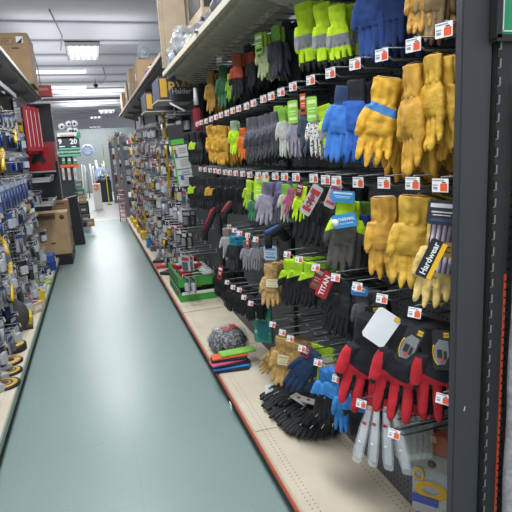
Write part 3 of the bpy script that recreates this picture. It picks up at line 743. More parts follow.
# ---- fourth row
gloves(225, 228, 34, .78, 40, 'thin', 'cuff', dict(glove='#a9abae', cuff='#8a7c7c'), 'white grey knit gloves at the left of the fourth row', n=2, dx=.05)
gloves(233, 236, 38, .80, 35, 'fat', 'cuff', dict(glove='#2c2e32', cuff='#2a8a9a'), 'charcoal gloves with teal cuffs, fourth row', n=3, dx=.05, roll=6)
gloves(245, 240, 32, .78, 42, 'thin', 'cuff', dict(glove='#8f8f95', cuff='#66666c'), 'grey knit gloves left pair under an orange card', n=2, dx=.05, card=dict(w=.025, h=.09, c='#c8602c', x=.03, z=.03))
gloves(255, 240, 32, .78, 42, 'thin', 'cuff', dict(glove='#88888e', cuff='#66666c'), 'grey knit gloves right pair left of tan leather ones', n=3, dx=.05)
hang_card(237, 229, .04, .075, .77, 40, '#2a78b8', 'small bright blue card on the fourth row')
gloves(270, 264, 46, .77, 58, 'leatherb', 'plain', dict(glove='#bb9a62', open='#8b734a'), 'tan pigskin gloves with white and yellow card, fourth row', n=1, kind='leather', roll=2, card=dict(w=.075, h=.05, c='#d9dad6', ink='#d0b820', ink2='#d0b820', z=-.085, x=.02))
gloves(276, 262, 44, .83, 30, 'leather', 'plain', dict(glove='#a8884f'), 'tan pigskin gloves behind the carded pair, fourth row', n=2, dx=.05, kind='leather')
hang_card(270, 246, .07, .07, .775, 45, '#b4c2cc', 'pale blue and white header card above the tan pigskin gloves', ink='#5a80a8', ink2='#5a80a8')
for i, (px, py) in enumerate([(288, 259), (298, 260), (309, 262)]):
    gloves(px, py, 50, .79+.01*i, 32, 'fat', 'halfcoat', dict(glove='#15171a', cuff='#a8d620'), 'black dipped gloves with lime cuffs, '+['left', 'middle', 'right'][i]+' hook', n=3, dx=.05, kind='rubber', roll=6)
for i, (px, py, h) in enumerate([(334, 276, 64), (345, 280, 64), (353, 284, 60)]):
    gloves(px, py, h, .80+.02*i, 30, 'fat', 'plain', dict(glove=['#1d1f21', '#1a1b1e', '#17181a'][i]), 'matte black rubber gloves fourth row, '+['left', 'middle', 'right'][i]+' hook', n=3, dx=.05, kind='rubber', roll=8)
hang_card(330, 273, .045, .10, .76, 48, '#a01c28', 'red card with big white letters on the matte black gloves', roll=24, ink='#a01c28', ink2='#a01c28', txt='TITAN', ts=.027, trot=-90, tc='#e8e4e4')
hang_card(322, 268, .035, .09, .77, 48, '#8f1f28', 'small red card left of the big lettered red one', roll=24, ink='#b8b0a0', ink2='#5a6a4a')
gloves(361, 292, 52, .84, 42, 'fat', 'plain', dict(glove='#54565a'), 'grey knit gloves under a blue and white header card', n=2, dx=.05, card=dict(w=.09, h=.05, c='#2f7fb8', ink='#d0e0ea', ink2='#1f5f98', z=.04))
gloves(355, 318, 40, .88, 30, 'fat', 'plain', dict(glove='#3a3c40'), 'dark grey gloves low behind the big red pair', n=2, dx=.05)
# ---- big red and black winter gloves
gloves(374, 318, 108, .80, 48, 'winter', 'winter', dict(glove='#c0202e', cuff='#14161d', palm_patch='#14161d'), 'red and black winter gloves with a blank white card, leftmost', n=1, roll=12)
gloves(407, 322, 112, .79, 40, 'winter', 'winter', dict(glove='#bb1f2c', cuff='#14161c', palm_patch='#14161c'), 'red and black winter gloves with a slanted clear card, middle', n=1, roll=6)
gloves(438, 326, 104, .82, 45, 'winter', 'winter', dict(glove='#b81e2a', cuff='#131519', palm_patch='#131519'), 'red and black winter gloves touching the post, rightmost', n=1, roll=-3)
gloves(394, 322, 92, .88, 20, 'winter', 'winter', dict(glove='#a81c28', cuff='#131519', palm_patch='#131519'), 'black and red winter gloves tucked behind the front pairs', n=3, dx=.045, roll=6)
t = hang_card(391, 313, .072, .105, .745, 48, '#dfe2e4', 'blank white rectangular card slanted over the leftmost winter gloves', roll=32, ink='#dfe2e4', ink2='#dfe2e4')
obj('yellow_emblem', B(((.024, -.002, -.006), (.016, .003, .012))), mat('tag_yellow', '#e8b416', .5), t)
for (px, py, rl, lab, xx) in [(418, 327, 22, 'clear blister card with yellow emblem slanted on middle winter gloves', .735), (441, 330, -3, 'clear blister card with yellow emblem beside the black post', .80), (371, 306, -8, 'dark blister card with yellow curve half hidden at left', .83)]:
    p = atx(px, py, xx); r = root('blister_card', p, 0, lab, 'card'); r.rotation_euler = (0, math.radians(rl), -PI/2+math.radians(48))
    bm = bmesh.new(); bm_poly(bm, [(-.038, -.01), (-.028, 0), (.028, 0), (.038, -.01), (.038, -.14), (.028, -.15), (-.028, -.15), (-.038, -.14)], .004); r.scale = (.6, .72, .72); obj('card_back', bm, mat('card_black', '#26272b', .35), r)
    bm = bmesh.new(); bm_poly(bm, [(-.03, -.06), (-.01, -.035), (.028, -.04), (.03, -.09), (.012, -.125), (-.022, -.13), (-.032, -.1)], .012); obj('bubble', bm, mat('card_bubble', '#7f8184', .2), r, (0, -.003, 0))
    obj('emblem', B(((.02, -.003, -.018), (.022, .003, .018))), mat('tag_yellow', '#e8b416', .5), r)
    text('CAT', .0105, r, (.02, -.0052, -.018), DARK, name='emblem_lettering')
    bm = bmesh.new(); bm_tube(bm, [(-.005+.03*math.cos(a), -.0105, -.08+.05*math.sin(a)) for a in [2.6+.16*q for q in range(12)]], .0022, n=5); obj('yellow_curve', bm, mat('tag_yellow', '#e8b416', .5), r)
    bm = bmesh.new(); bm_box(bm, (-.008, -.011, -.085), (.02, .004, .03), bev=.001); bm_box(bm, (.014, -.011, -.09), (.012, .004, .03), bev=.001); obj('pictogram', bm, DARK, r)
    obj('red_dot', B(((.0, -.0115, -.108), (.012, .004, .012))), mat('dot_red', '#c8402c', .5), r)
# ---- fifth row
for i, (px, py) in enumerate([(217, 268), (224, 272)]):
    gloves(px, py, 30, .80, 30, 'fat', 'plain', dict(glove='#15161a'), ['black knit gloves fifth row, far hook', 'black knit gloves fifth row beside a red card'][i], n=3, dx=.05)
hang_card(221, 266, .035, .1, .77, 40, '#a82c2c', 'narrow red card over black knit gloves on the fifth row', roll=14)
for i, (px, py) in enumerate([(231, 284), (237, 287), (243, 290), (249, 296)]):
    gloves(px, py, 30-i, .79, 30, 'fat', 'plain', dict(glove='#1a1b1f'), 'short black gloves fifth row, '+['first', 'second', 'third', 'fourth'][i]+' hook from the left', n=2, dx=.06, roll=4)
t = root('packet', atx(262, 306, .88), 0, 'teal and green cardboard packet standing behind the tan gloves', 'packet'); t.rotation_euler = (0, 0, -PI/2+math.radians(45))
obj('packet_body', B(((0, 0, -.11), (.12, .03, .24), dict(bev=.004))), mat('packet_teal', '#3a8a72', .5, kind='card'), t)
obj('packet_label', B(((-.01, -.017, -.055), (.08, .003, .06)), ((.0, -.017, -.16), (.1, .003, .02))), mat('packet_mint', '#9fc8b4', .5), t)
obj('packet_glove_picture', (lambda b: (bm_poly(b, [(-.03, -.2), (-.035, -.12), (-.02, -.1), (.04, -.09), (.05, -.15), (.03, -.21)], .003), b)[1])(bmesh.new()), mat('packet_dark_teal', '#1f6a70', .5), t, (0, -.0175, 0))
for i, (px, py, h, f) in enumerate([(283, 337, 52, 55), (289, 340, 50, 35), (297, 342, 46, 30)]):
    gloves(px, py, h, .80+.02*i, f, 'leatherb', 'plain', dict(glove=['#b89458', '#a8844a', '#b08c50'][i], open='#7a6238'), ['tan pigskin gloves fifth row with a white card, front hook', 'tan pigskin gloves fifth row, middle hook', 'tan pigskin gloves fifth row, right hook by navy pair'][i], n=2 if i else 1, dx=.05, kind='leather', roll=6,
           card=dict(w=.06, h=.055, c='#d4d5d0', ink='#c8b428', ink2='#c8b428', z=-.09, x=.015) if i == 0 else None)
gloves(275, 350, 34, .83, 30, 'leatherb', 'plain', dict(glove='#a5824c'), 'tan pigskin gloves piled low left of the carded pair', n=2, dx=.05, kind='leather', roll=34)
gloves(314, 352, 56, .82, 45, 'fat', 'cuff', dict(glove='#1f3558', cuff='#243c60'), 'long navy knit glove slanting down to the black pile', n=1, roll=34, wscale=1.0)
hang_card(307, 346, .04, .055, .79, 45, '#8a2c38', 'small dark red card at the top of the navy glove', roll=20, ink='#d8d0d0')
for i, (px, py) in enumerate([(315, 344), (321, 346), (328, 347)]):
    gloves(px, py, 40, .84+.02*i, 30, 'thin', 'coat', dict(glove='#9cb03a', cuff='#a8d428', knit_back='#b8b8a8'), 'lime cuffed pale gloves behind wire hooks, '+['left', 'middle', 'right'][i]+' hook', n=1)
for i, (px, py, h, f) in enumerate([(326, 370, 62, 28), (334, 370, 62, 30), (342, 382, 54, 55), (355, 380, 66, 35)]):
    gloves(px, py, h, .76+.015*i, f, 'fat' if i != 2 else 'dipped', 'coat', dict(glove='#15171b' if i != 2 else '#2f78b8', cuff='#2a72b8', knit_back='#3a86c8'), ['blue backed gloves with black palms, leftmost of four low hooks', 'blue backed black gloves, second of four low hooks', 'small bright blue glove hanging in front of the others', 'blue backed black gloves, rightmost of four low hooks'][i], n=2 if i != 2 else 1, dx=.05, roll=[8, 2, 4, -4][i])
# clear plastic packets
def packet(px, py, hp, x, face, label, roll, tint, red=True, w=.04, group=None):
    p = atx(px, py, x); h = hp*mpp(p)
    r = root('plastic_packet', p, 0, label, 'packet', group); r.rotation_euler = (0, math.radians(roll), -PI/2+math.radians(face))
    bm = bmesh.new(); bm_loft(bm, [((0, 0, 0), (w*.22, 0, 0), (0, .003, 0)), ((0, 0, -h*.1), (w*.3, 0, 0), (0, .007, 0)), ((0, 0, -h*.4), (w*.45, 0, 0), (0, .013, 0)), ((0, 0, -h*.8), (w*.5, 0, 0), (0, .013, 0)), ((0, 0, -h*.97), (w*.42, 0, 0), (0, .006, 0)), ((0, 0, -h), (w*.3, 0, 0), (0, .002, 0))], n=14)
    obj('film', bm, PLAST, r)
    bm = bmesh.new(); bm_loft(bm, [((0, 0, -h*.1), (w*.22, 0, 0), (0, .004, 0)), ((0, 0, -h*.5), (w*.33, 0, 0), (0, .007, 0)), ((0, 0, -h*.9), (w*.3, 0, 0), (0, .005, 0))], n=10)
    obj('folded_glove', bm, mat('packet_contents', '#f0f4f5' if red else tint, .5, alpha=.5), r)
    obj('seal_dot', (lambda b: (bm_lathe(b, [(.0005, 0), (.006, 0), (.006, .001)], axis='Y', n=12), b)[1])(bmesh.new()), WHITEP, r, (0, -.015, -h*.6))
    if red: obj('red_logo', B(((.0, -.012, -h*.27), (.014, .003, .010), dict(bev=.002))), mat('logo_red', '#b8303c', .5), r)
for i, (px, py, rl, lab) in enumerate([(370, 406, 14, 'clear plastic packet with red logo, leftmost of the front four'), (377, 406, 5, 'clear plastic packet with red logo, second of the front four'), (386, 407, -2, 'clear plastic packet with red logo, third of the front four'), (394, 409, -12, 'clear plastic packet with red logo, rightmost of the front four')]):
    packet(px, py, 70, .76+.012*i, 35, lab, rl, '#b4bec2')
for i in range(5):
    packet(402+i*6, 396-i*1.0, 72, .84+.03*i, 25, 'hazy clear packet on the wire arms, '+['first', 'second', 'third', 'fourth', 'fifth'][i]+' from the left', 0, '#7c7a70', red=False, w=.06)
t = root('wire_hook', atx(398, 430, .78), 0, 'double black wire arm holding the hazy clear packets', 'hook')
bm = bmesh.new(); bm_tube(bm, [(0, 0, 0), (.28, 0, .0)], .0028, 0, 6); bm_tube(bm, [(0, 0, .035), (.28, 0, .035)], .0028, 0, 6); obj('wire', bm, BLACKM, t)
t = root('hanging_packet', atx(432, 456, .98), 0, 'clear hanging packet with grey header and coiled yellow cord', 'packet'); t.rotation_euler = (0, 0, -PI/2+math.radians(40))
obj('header', B(((0, 0, -.025), (.13, .003, .06), dict(bev=.001))), mat('header_grey', '#8d8d88', .6), t)
obj('header_emblem', (lambda b: (bm_lathe(b, [(.0005, -.001), (.014, -.001), (.014, .001)], axis='Y', n=16), b)[1])(bmesh.new()), mat('emblem_brown', '#5a4a32', .6), t, (0, -.003, -.03))
obj('film', B(((0, 0, -.14), (.13, .012, .17), dict(bev=.005))), PLAST, t)
bm = bmesh.new()
for rr in (.052, .044, .036): bm_tube(bm, [(rr*math.cos(a)*1.0, -.002, -.13+rr*.55*math.sin(a)) for a in [q*2*PI/24 for q in range(25)]], .006, n=6)
bm_tube(bm, [(-.04+.016*math.cos(a), -.006, -.075+.02*math.sin(a)) for a in [q*2*PI/16 for q in range(17)]], .0045, n=6); obj('yellow_cord', bm, mat('cord_yellow', '#d8a81c', .6), t)
obj('blue_band', B(((-.02, -.008, -.17), (.09, .004, .03))), mat('band_blue', '#3a4aa0', .5), t)
t = root('packet', atx(432, 430, 1.0), 0, 'orange brown sleeve packet lying flat behind the red winter gloves', 'packet')
obj('packet_body', B(((-.0, -.02, -.03), (.05, .22, .07), dict(rot=Matrix.Rotation(-.35, 3, 'X'), bev=.004))), mat('packet_brown', '#8f4628', .5, kind='soft'), t)
obj('packet_label', B(((-.028, .0, -.02), (.004, .13, .02), dict(rot=Matrix.Rotation(-.35, 3, 'X')))), mat('packet_beige', '#b8926a', .5), t)

# ---- hooks with price tags
def hooks(pts, x, names, tilt=0., yaw=.35):
    for i, (px, py) in enumerate(pts):
        if px > 446 and py > 300: x_ = .805
        else: x_ = x
        hook(atx(px, py, x_) - Vector((0, 0, .012)), names(i), tilt=tilt, tagyaw=yaw)
N1 = ['brown suede', 'dark blue fleece', 'strapped yellow', 'dark blue knit', 'bright blue', 'right lime safety', 'middle lime safety', 'lavender', 'orange carded', 'white lime cuffed', 'fifth thin grey', 'fourth thin grey', 'third thin grey', 'second thin grey', 'first thin grey', 'slim orange', 'slim lime', 'right golden', 'middle golden', 'left golden', 'far black']
hooks([(449, 30), (418, 45), (386, 55), (359, 64), (334, 73), (314, 80), (296, 86.5), (284, 92), (274, 96), (266, 99), (256, 103), (249, 106), (241, 108.5), (235, 110.5), (229, 113), (223, 115), (218, 117), (213, 119), (208, 121), (203, 122.5), (199, 124)], .775,
      lambda i: 'hook and price tag, first tag line, by the '+N1[i]+' gloves')
N2 = ['striped canvas', 'mustard leather', 'golden leather', 'royal blue', 'grey lime', 'third black rubber', 'second black rubber', 'lime sleeve', 'white lime cuffed', 'pink', 'purple', 'pale grey', 'green rubber', 'left lime', 'nearest black', 'second black', 'third black', 'fourth black', 'farthest black', 'gold patch', 'dark plain', 'far lime backed']
hooks([(445, 185), (417, 183), (388, 182.5), (362, 182), (340, 180.5), (329, 179.5), (317, 178), (299, 177), (287.5, 176.5), (278, 176), (268, 175.5), (261, 175), (252, 174.5), (245, 173.5), (238, 173), (232, 172.5), (227, 172), (221, 171.3), (217, 170.5), (212, 170), (207, 169.5), (202, 169)], .775,
      lambda i: 'hook and price tag, second tag line, by the '+N2[i]+' gloves')
N3 = ['middle winter', 'left winter', 'blue carded grey', 'matte black', 'right lime cuffed', 'middle lime cuffed', 'left lime cuffed', 'right grey knit', 'left grey knit', 'teal cuffed', 'blue carded', 'white grey']
hooks([(419, 312), (386, 298), (361, 286), (339, 277), (319, 267), (302, 259), (290, 254), (258, 239), (250, 235), (242, 233), (236.5, 230), (231, 226.5)], .755,
      lambda i: 'hook and slanted tag, third tag line, by the '+N3[i]+' gloves', .25, .5)
N4 = ['right winter', 'hazy packet', 'front packet', 'small blue', 'second blue backed', 'navy', 'right tan', 'middle tan', 'front tan', 'fourth short black', 'third short black', 'second short black', 'first short black', 'far short black']
hooks([(447, 398), (398, 433), (365, 403), (340, 378), (321, 362), (305, 348), (293, 338), (285, 332), (275, 324), (253, 303), (246, 297), (241.5, 289.5), (235, 287), (229, 282)], .745,
      lambda i: 'hook and slanted tag, lowest tag line, by the '+N4[i]+' item', .3, .55)
# untagged hooks hanging empty under the near shelf
for i in range(30):
    y = 1.5 + i*.105
    h = hook(Vector((.80, y, 2.13)), 'empty dark wire hook in the row just under the near top shelf', tagged=False, group='empty hooks under the near shelf')
# bare double hooks between black gloves and navy glove
for i, (px, py) in enumerate([(283, 314), (290, 322), (298, 318), (306, 327), (314, 336), (325, 340), (333, 352)]):
    hook(atx(px, py, .80), 'bare wire hook in the gap below the lime cuffed black gloves', tagged=False, group='bare hooks below the lime cuffed gloves')

# ================================================================== RIGHT BASE SHELF
def P(px, py, z=.15): return atz(px, py, z)
GREEN = mat('tray_green', '#3f9a3a', .5)
# two green trays
for k, (z, lab) in enumerate([(.15, 'lower green display tray on the base shelf'), (.30, 'upper green display tray holding red packs, stacked on the lower')]):
    t = root('display_tray', (.87, 5.35, z), 0, lab, 'tray')
    bm = bmesh.new(); w, l, h = .36, .74, .11
    bm_box(bm, (0, 0, .004), (w, l, .008)); bm_box(bm, (-w/2, 0, h/2), (.006, l, h)); bm_box(bm, (w/2, 0, h/2), (.006, l, h)); bm_box(bm, (0, -l/2, h*.4), (w, .006, h*.8)); bm_box(bm, (0, l/2, h/2), (w, .006, h))
    obj('tray', bm, GREEN, t)
    if k == 0: obj('white_band', B(((0, -l/2-.004, h*.75), (w*.9, .003, .03))), WHITEP, t)
    obj('side_print', B(((-w/2-.004, 0, h*.5), (.002, l*.8, h*.5))), mat('tray_dark', '#20302a', .5), t)
def flat(name, c, s, m, lab, cat, grp=None, rz=0, parts=None, bev=.004):
    t = root(name, c, rz, lab, cat, grp); obj('body', B(((0, 0, s[2]/2), s, dict(bev=bev))), m, t)
    if parts:
        for pn, pc, ps, pm in parts: obj(pn, B((pc, ps)), pm, t)
    return t
REDP = mat('pack_red', '#b0303a', .4, kind='card')
flat('black_pad', (.87, 5.32, .262), (.32, .6, .035), mat('pad_black', '#1d1e20', .6), 'flat black pad lying between the two green trays', 'pad', parts=[('gold_label', (0, -.302, .018), (.1, .003, .012), mat('label_gold', '#a8904a', .5))])
for i in range(4):
    flat('boxed_pack', (.78+.06*(i % 2)*2, 5.12+.17*(i//1)*.9, .39 + .03*(i % 2)), (.12, .14, .05), REDP, 'red and white pack in the upper green tray', 'pack', 'red packs in the upper green tray', rz=.2*i, parts=[('label', (0, 0, .052), (.07, .08, .003), WHITEP)])
for i in range(5):
    flat('white_packet', (.98, 5.0+.1*i, .40), (.12, .08, .04), mat('foam_white', '#cfd0cc', .6), 'small white wrapped packet heaped behind the red packs', 'packet', 'white packets heaped behind the red packs', rz=.3*i-.5, bev=.015)
for i, (x, y, c, lab) in enumerate([(.76, 6.75, '#b02c34', 'flat red packet on the base shelf beyond the green trays'), (.92, 6.6, '#a83038', 'second flat red packet leaning toward the pegboard'), (.80, 6.3, '#26282b', 'flat black packet in front of the red packets'), (.78, 7.1, '#1f2023', 'black handled tool lying behind the red packets')]):
    flat('flat_packet', (x, y, .15+.0*i), (.22, .22, .035), mat('flat_pack', c, .45, kind='card'), lab, 'packet', rz=.4*i, parts=[('label', (.02, 0, .037), (.1, .05, .003), WHITEP)])
for i in range(7):
    t = flat('yellow_case', (.78+.09*(i % 2), 9.3+.42*i, .15), (.18, .3, .13+.03*(i % 2)), mat('case_yellow', '#d0b01c', .5, kind='soft'), 'yellow boxed case on the far end of the right base shelf', 'case', 'yellow cases at the far end of the base shelf', parts=[('black_panel', (-.092, 0, .06), (.004, .16, .06), DARK)])
flat('blue_case', (.75, 8.35, .15), (.12, .16, .16), mat('case_blue', '#2f78b8', .5), 'blue and white box on the far right base shelf before yellow cases', 'box', parts=[('label', (-.062, 0, .08), (.004, .1, .08), WHITEP)])
for i in range(5):
    flat('small_carton', (.76+.05*(i % 3), 7.35+.22*i, .15), (.1, .12, .07+.02*(i % 3)), mat('carton', ['#b9bdc4', '#8e949e', '#c2b8a8', '#50565e', '#a83a3a'][i], .5, kind='card'), ['pale grey', 'mid grey', 'cream', 'dark slate', 'dull red'][i]+' small carton on the base shelf before the blue box', 'carton', parts=[('label', (-.051, 0, .04), (.003, .06, .03), WHITEP)])
# bag of knitted goods
pb = P(232, 352)
t = root('knitwear_bag', (pb.x-.01, pb.y+.06, .15), .2, 'clear bag of black and white knit gloves with a red label', 'bag')
def lump(bm, c, s, seed, amp=.1, seg=18):
    r = bmesh.ops.create_icosphere(bm, subdivisions=4, radius=1)
    for v in r['verts']:
        n = noise.noise(v.co*1.7+Vector((seed, 0, 0))) + .5*noise.noise(v.co*4+Vector((seed, 3, 0)))
        p = v.co*(1+amp*n); p = Vector((math.copysign(abs(p.x)**.8, p.x), math.copysign(abs(p.y)**.8, p.y), math.copysign(abs(p.z)**.8, p.z)))
        v.co = Vector((c[0]+p.x*s[0], c[1]+p.y*s[1], max(c[2]+p.z*s[2], 0)))
def _knitbw(nt, N, L, b):
    tc, s_ = sep_obj(N, L)
    n = N.new('ShaderNodeTexNoise'); n.inputs['Scale'].default_value = 55; n.inputs['Detail'].default_value = 3; L.new(tc.outputs['Object'], n.inputs['Vector'])
    L.new(mixc(N, L, mth(N, L, 'GREATER_THAN', n.outputs['Fac'], .55), lin('#1b1c20'), lin('#9a9ba0')), b.inputs['Base Color']); b.inputs['Roughness'].default_value = .6
bm = bmesh.new(); lump(bm, (0, 0, .075), (.13, .13, .085), 2, .18); obj('knit_heap', finish(bm, 'knit_heap', True), custom('black_white_knit', _knitbw), t)
bm = bmesh.new(); lump(bm, (0, 0, .08), (.14, .14, .092), 4, .22); obj('film', finish(bm, 'film', True), mat('bag_film', '#aeb6ba', .15, alpha=.22), t)
bm = bmesh.new()
for dx, dy in ((-.02, -.01), (.05, .0)): bm_box(bm, (dx, dy, .17), (.05, .07, .004), rot=Matrix.Rotation(.1, 3, 'X'), bev=.001)
obj('red_label', bm, mat('label_red', '#b02c38', .5), t)
# coloured folded sheets
ps = P(228, 366)
for i, (c, lab) in enumerate([('#1f2228', 'black folded cloth at the bottom of the coloured pile'), ('#2f78c8', 'blue folded cloth in the coloured pile'), ('#1d1f24', 'second black folded cloth between blue and pink'), ('#c85a80', 'pink folded cloth in the coloured pile'), ('#202228', 'black cloth above the pink one in the pile'), ('#d8603a', 'orange folded cloth on top of the coloured pile'), ('#7fb84a', 'green folded cloth at the back of the coloured pile')]):
    bm = bmesh.new(); bm_box(bm, (0, 0, .0), (.25, .10, .011), bev=.004)
    o = obj('folded_cloth', bm, mat('cloth', c, .8, kind='soft'), None, (ps.x+.01*(i % 3)+(.08 if i == 6 else 0), ps.y+.015*i-.06, .157+.0125*i), (0, 0, .08*((i*5) % 4-1.5)))
    tag(o, lab, 'cloth')
# pile of black palm gloves lying on the deck
for i, (px, py, yawd) in enumerate([(263, 400, 74), (266, 409, 72), (273, 418, 70), (281, 426, 66), (289, 433, 62), (300, 437, 56), (312, 438, 50), (324, 436, 44), (277, 405, 76), (290, 416, 68), (305, 425, 58)]):
    up = .03 if i > 7 else 0
    p = P(px, py, .175+up)
    ms, L, W, T = glove_meshes('pile', 'cuff', 1+i % 3)
    a_ = math.radians(yawd)
    r = root('work_gloves', (p.x+math.sin(a_)*.26, p.y+math.cos(a_)*.26, .205+up), 0, 'black dipped work gloves in the loose pile lying on the base shelf', 'gloves', 'black gloves piled on the base shelf')
    r.rotation_euler = (math.radians(-84), 0, -a_)
    gl = obj('glove', ms['glove'], mat('rubber_black', '#191b1e', .7, kind='soft'), r, objmats=True)
    obj('cuff', ms['cuff'], mat('knit_cuff', ['#26282c', '#8f9196', '#1f3550'][i % 3], .85, kind='knit'), gl, objmats=True)
    bm = bmesh.new(); bm_tube(bm, [(.02, -.012, -.13), (.022, -.016, -.17), (.024, -.016, -.2)], .0022, n=5); obj('white_edge', bm, WHITEP, gl)
    r.scale = (1.0, 1.1, 1.0)
for i, (px, py, rr, lab) in enumerate([(300, 399, .5, 'white and red card lying on the black glove pile, left'), (310, 401, 1.0, 'white and red card lying on the black glove pile, right'), (270, 390, -.3, 'small blue and white card at the left end of the black pile')]):
    p = P(px, py, .27 if i < 2 else .2)
    o = obj('product_card', B(((0, 0, 0), (.06, .1, .003), dict(bev=.001)), ((0, .0, .0022), (.04, .05, .001))), mat('card_white', '#c9ccc8', .5), None, p, (.25, 0, rr)); tag(o, lab, 'card')
    o2 = obj('card_mark', B(((0, .01, .0035), (.016, .016, .002))), mat('mark_red', '#b82c34' if i < 2 else '#2c6ab0', .5), o)

# ================================================================== RIGHT TOP SHELF LOAD
def box(name, p0, s, lab, cat='box', m=CARDB, rz=0., parts=(), group=None, ry=0.):
    """p0 = centre of the underside"""
    t = root(name, p0, rz, lab, cat, group)
    if ry: t.rotation_euler = (0, ry, rz)
    obj('carton', B(((0, 0, s[2]/2), s, dict(bev=.004))), m, t)
    for pn, pc, psz, pm in parts: obj(pn, B((pc, psz)), pm, t)
    return t
TOPZ = 2.256
BEIGE = mat('beige_board', '#a2927c', .8, kind='card')
t = root('cardboard_sheet', (.765, 4.50, TOPZ), 0, 'tall beige corrugated board standing upright at the shelf end', 'board'); 
bm = bmesh.new(); secs = []
bm_box(bm, (.0, 0, .55), (.24, .10, 1.10), bev=.03); obj('board', bm, BEIGE, t)
bm = bmesh.new()
for q in range(22): bm_tube(bm, [(-.1195, -.045, .03+q*.048), (-.1195, .045, .045+q*.048)], .0025, n=5)
obj('corrugated_edge', bm, mat('edge_beige', '#b5a690', .8), t)
t = box('printed_box', (.96, 4.05, TOPZ), (.22, .5, .75), 'beige carton with dark printed silhouettes behind the plastic bags', m=BEIGE)
obj('dark_print', B(((.0, -.252, .45), (.19, .003, .24)), ((-.112, .0, .45), (.003, .42, .22))), DARK, t)
obj('white_print', B(((-.1145, -.08, .6), (.002, .22, .025)), ((0, -.254, .6), (.18, .002, .025))), mat('print_cream', '#b8b2a4', .6), t)
for zq in (.24, .20, .16): obj('print_line', B(((-.114, .15, zq), (.002, .08, .012))), DARK, t)
def bag(loc, s, seed, lab, tint, name='plastic_bag'):
    t = root(name, loc, 0, lab, 'bag')
    bm = bmesh.new(); lump(bm, (0, 0, s[2]), s, seed, .45); obj('film', finish(bm, 'film', False), mat('bag_haze', '#b8c0c6', .2, alpha=.4), t)
    bm = bmesh.new(); lump(bm, (0, 0, s[2]*.85), (s[0]*.75, s[1]*.75, s[2]*.75), seed+3, .4); obj('contents', finish(bm, 'contents', True), mat('bag_contents', tint, .6, kind='soft'), t)
p = atx(177, 60, .75)
bag((.76, p.y, TOPZ), (.10, .16, .09), 1, 'crumpled clear plastic bag with blue print at the shelf end', '#8fa0b0')
bag((.78, p.y-.33, TOPZ), (.11, .18, .13), 5, 'crumpled clear plastic bag holding dark goods', '#34363a')
bag((.74, p.y-.7, TOPZ), (.07, .1, .06), 9, 'small yellowish wrapped bundle near the shelf lip', '#b8a478')
for i in range(9):
    y = 3.15-.2*i
    t = root('dark_bundle', (.80+.05*(i % 2), y, TOPZ), .3*i, 'dark wrapped glove bundle lying on the near top shelf', 'bundle', 'dark bundles on the near top shelf')
    bm = bmesh.new(); lump(bm, (0, 0, .06), (.11, .13, .07+.01*(i % 3)), i*2+1, .4); obj('bundle', finish(bm, 'bundle', True), mat('bundle_dark', ['#23252a', '#3b3e44', '#5c5f66'][i % 3], .5, kind='soft'), t)
for i, (px, py, lab) in enumerate([(208, 12, 'grey boot sole sticking out over the near shelf lip'), (216, 20, 'dark grey boot lying on its side near the lip')]):
    p = atx(px, py, .74)
    t = root('boot', (.76, p.y, TOPZ+.03), .6+.3*i, lab, 'boot')
    bm = bmesh.new(); bm_loft(bm, [((-.13, 0, .0), (0, .03, 0), (0, 0, .025)), ((-.09, 0, .005), (0, .045, 0), (0, 0, .035)), ((0, 0, .01), (0, .04, 0), (0, 0, .045)), ((.08, 0, .02), (0, .04, 0), (0, 0, .05)), ((.12, 0, .06), (0, .042, 0), (.03, 0, .05)), ((.13, 0, .15), (0, .045, 0), (.045, 0, .01))], n=16)
    obj('upper', bm, mat('boot_grey', '#6c7076', .6, kind='soft'), t)
    bm = bmesh.new(); bm_loft(bm, [((-.13, 0, -.02), (.015, 0, 0), (0, .03, 0)), ((-.0, 0, -.022), (.14, 0, 0), (0, .045, 0)), ((-.0, 0, -.008), (.14, 0, 0), (0, .045, 0))], n=16); obj('sole', bm, mat('sole_grey', '#8f9298', .6), t)
# far top shelf
TZ2 = 2.426
for i, (x, y, w, d, h, lab) in enumerate([(.82, 7.3, .28, .5, .36, 'large cardboard box, nearest on the far right top shelf'), (.80, 8.4, .26, .45, .42, 'tall light cardboard box, second on the far right top shelf'), (.80, 9.3, .24, .4, .34, 'cardboard box, third on the far right top shelf'), (.78, 10.4, .24, .5, .30, 'cardboard box at the far end of the right top shelf')]):
    box('cardboard_box', (x, y, TZ2), (w, d, h), lab, m=mat('box_tone', ['#a58a6a', '#b79c78', '#9f8464', '#a8906e'][i], .8, kind='card'), parts=[('tape', (0, 0, h+.001), (.05, d, .002), mat('tape', '#c4b08c', .4)), ('label', (-w/2-.001, 0, h*.5), (.002, .12, .08), WHITEP)])
bag((.80, 7.2, TZ2+.37), (.08, .1, .10), 12, 'clear plastic wrapped lump standing on a cardboard box', '#9ca0a6')
t = root('ball', (.74, 6.2, TZ2), 0, 'dark blue rounded bundle at the lip of the far shelf', 'bundle'); bm = bmesh.new(); lump(bm, (0, 0, .05), (.07, .07, .05), 3, .15); obj('bundle', finish(bm, 'bundle', True), mat('bundle_blue', '#2a3866', .5), t)
t = root('black_sleeve', (.72, 5.6, TZ2), .3, 'small black item with white edge on far shelf beside the tall board', 'item'); obj('item_body', B(((0, 0, .04), (.06, .22, .08), dict(bev=.02))), DARK, t); obj('white_edge', B(((-.03, 0, .05), (.004, .18, .01))), WHITEP, t)
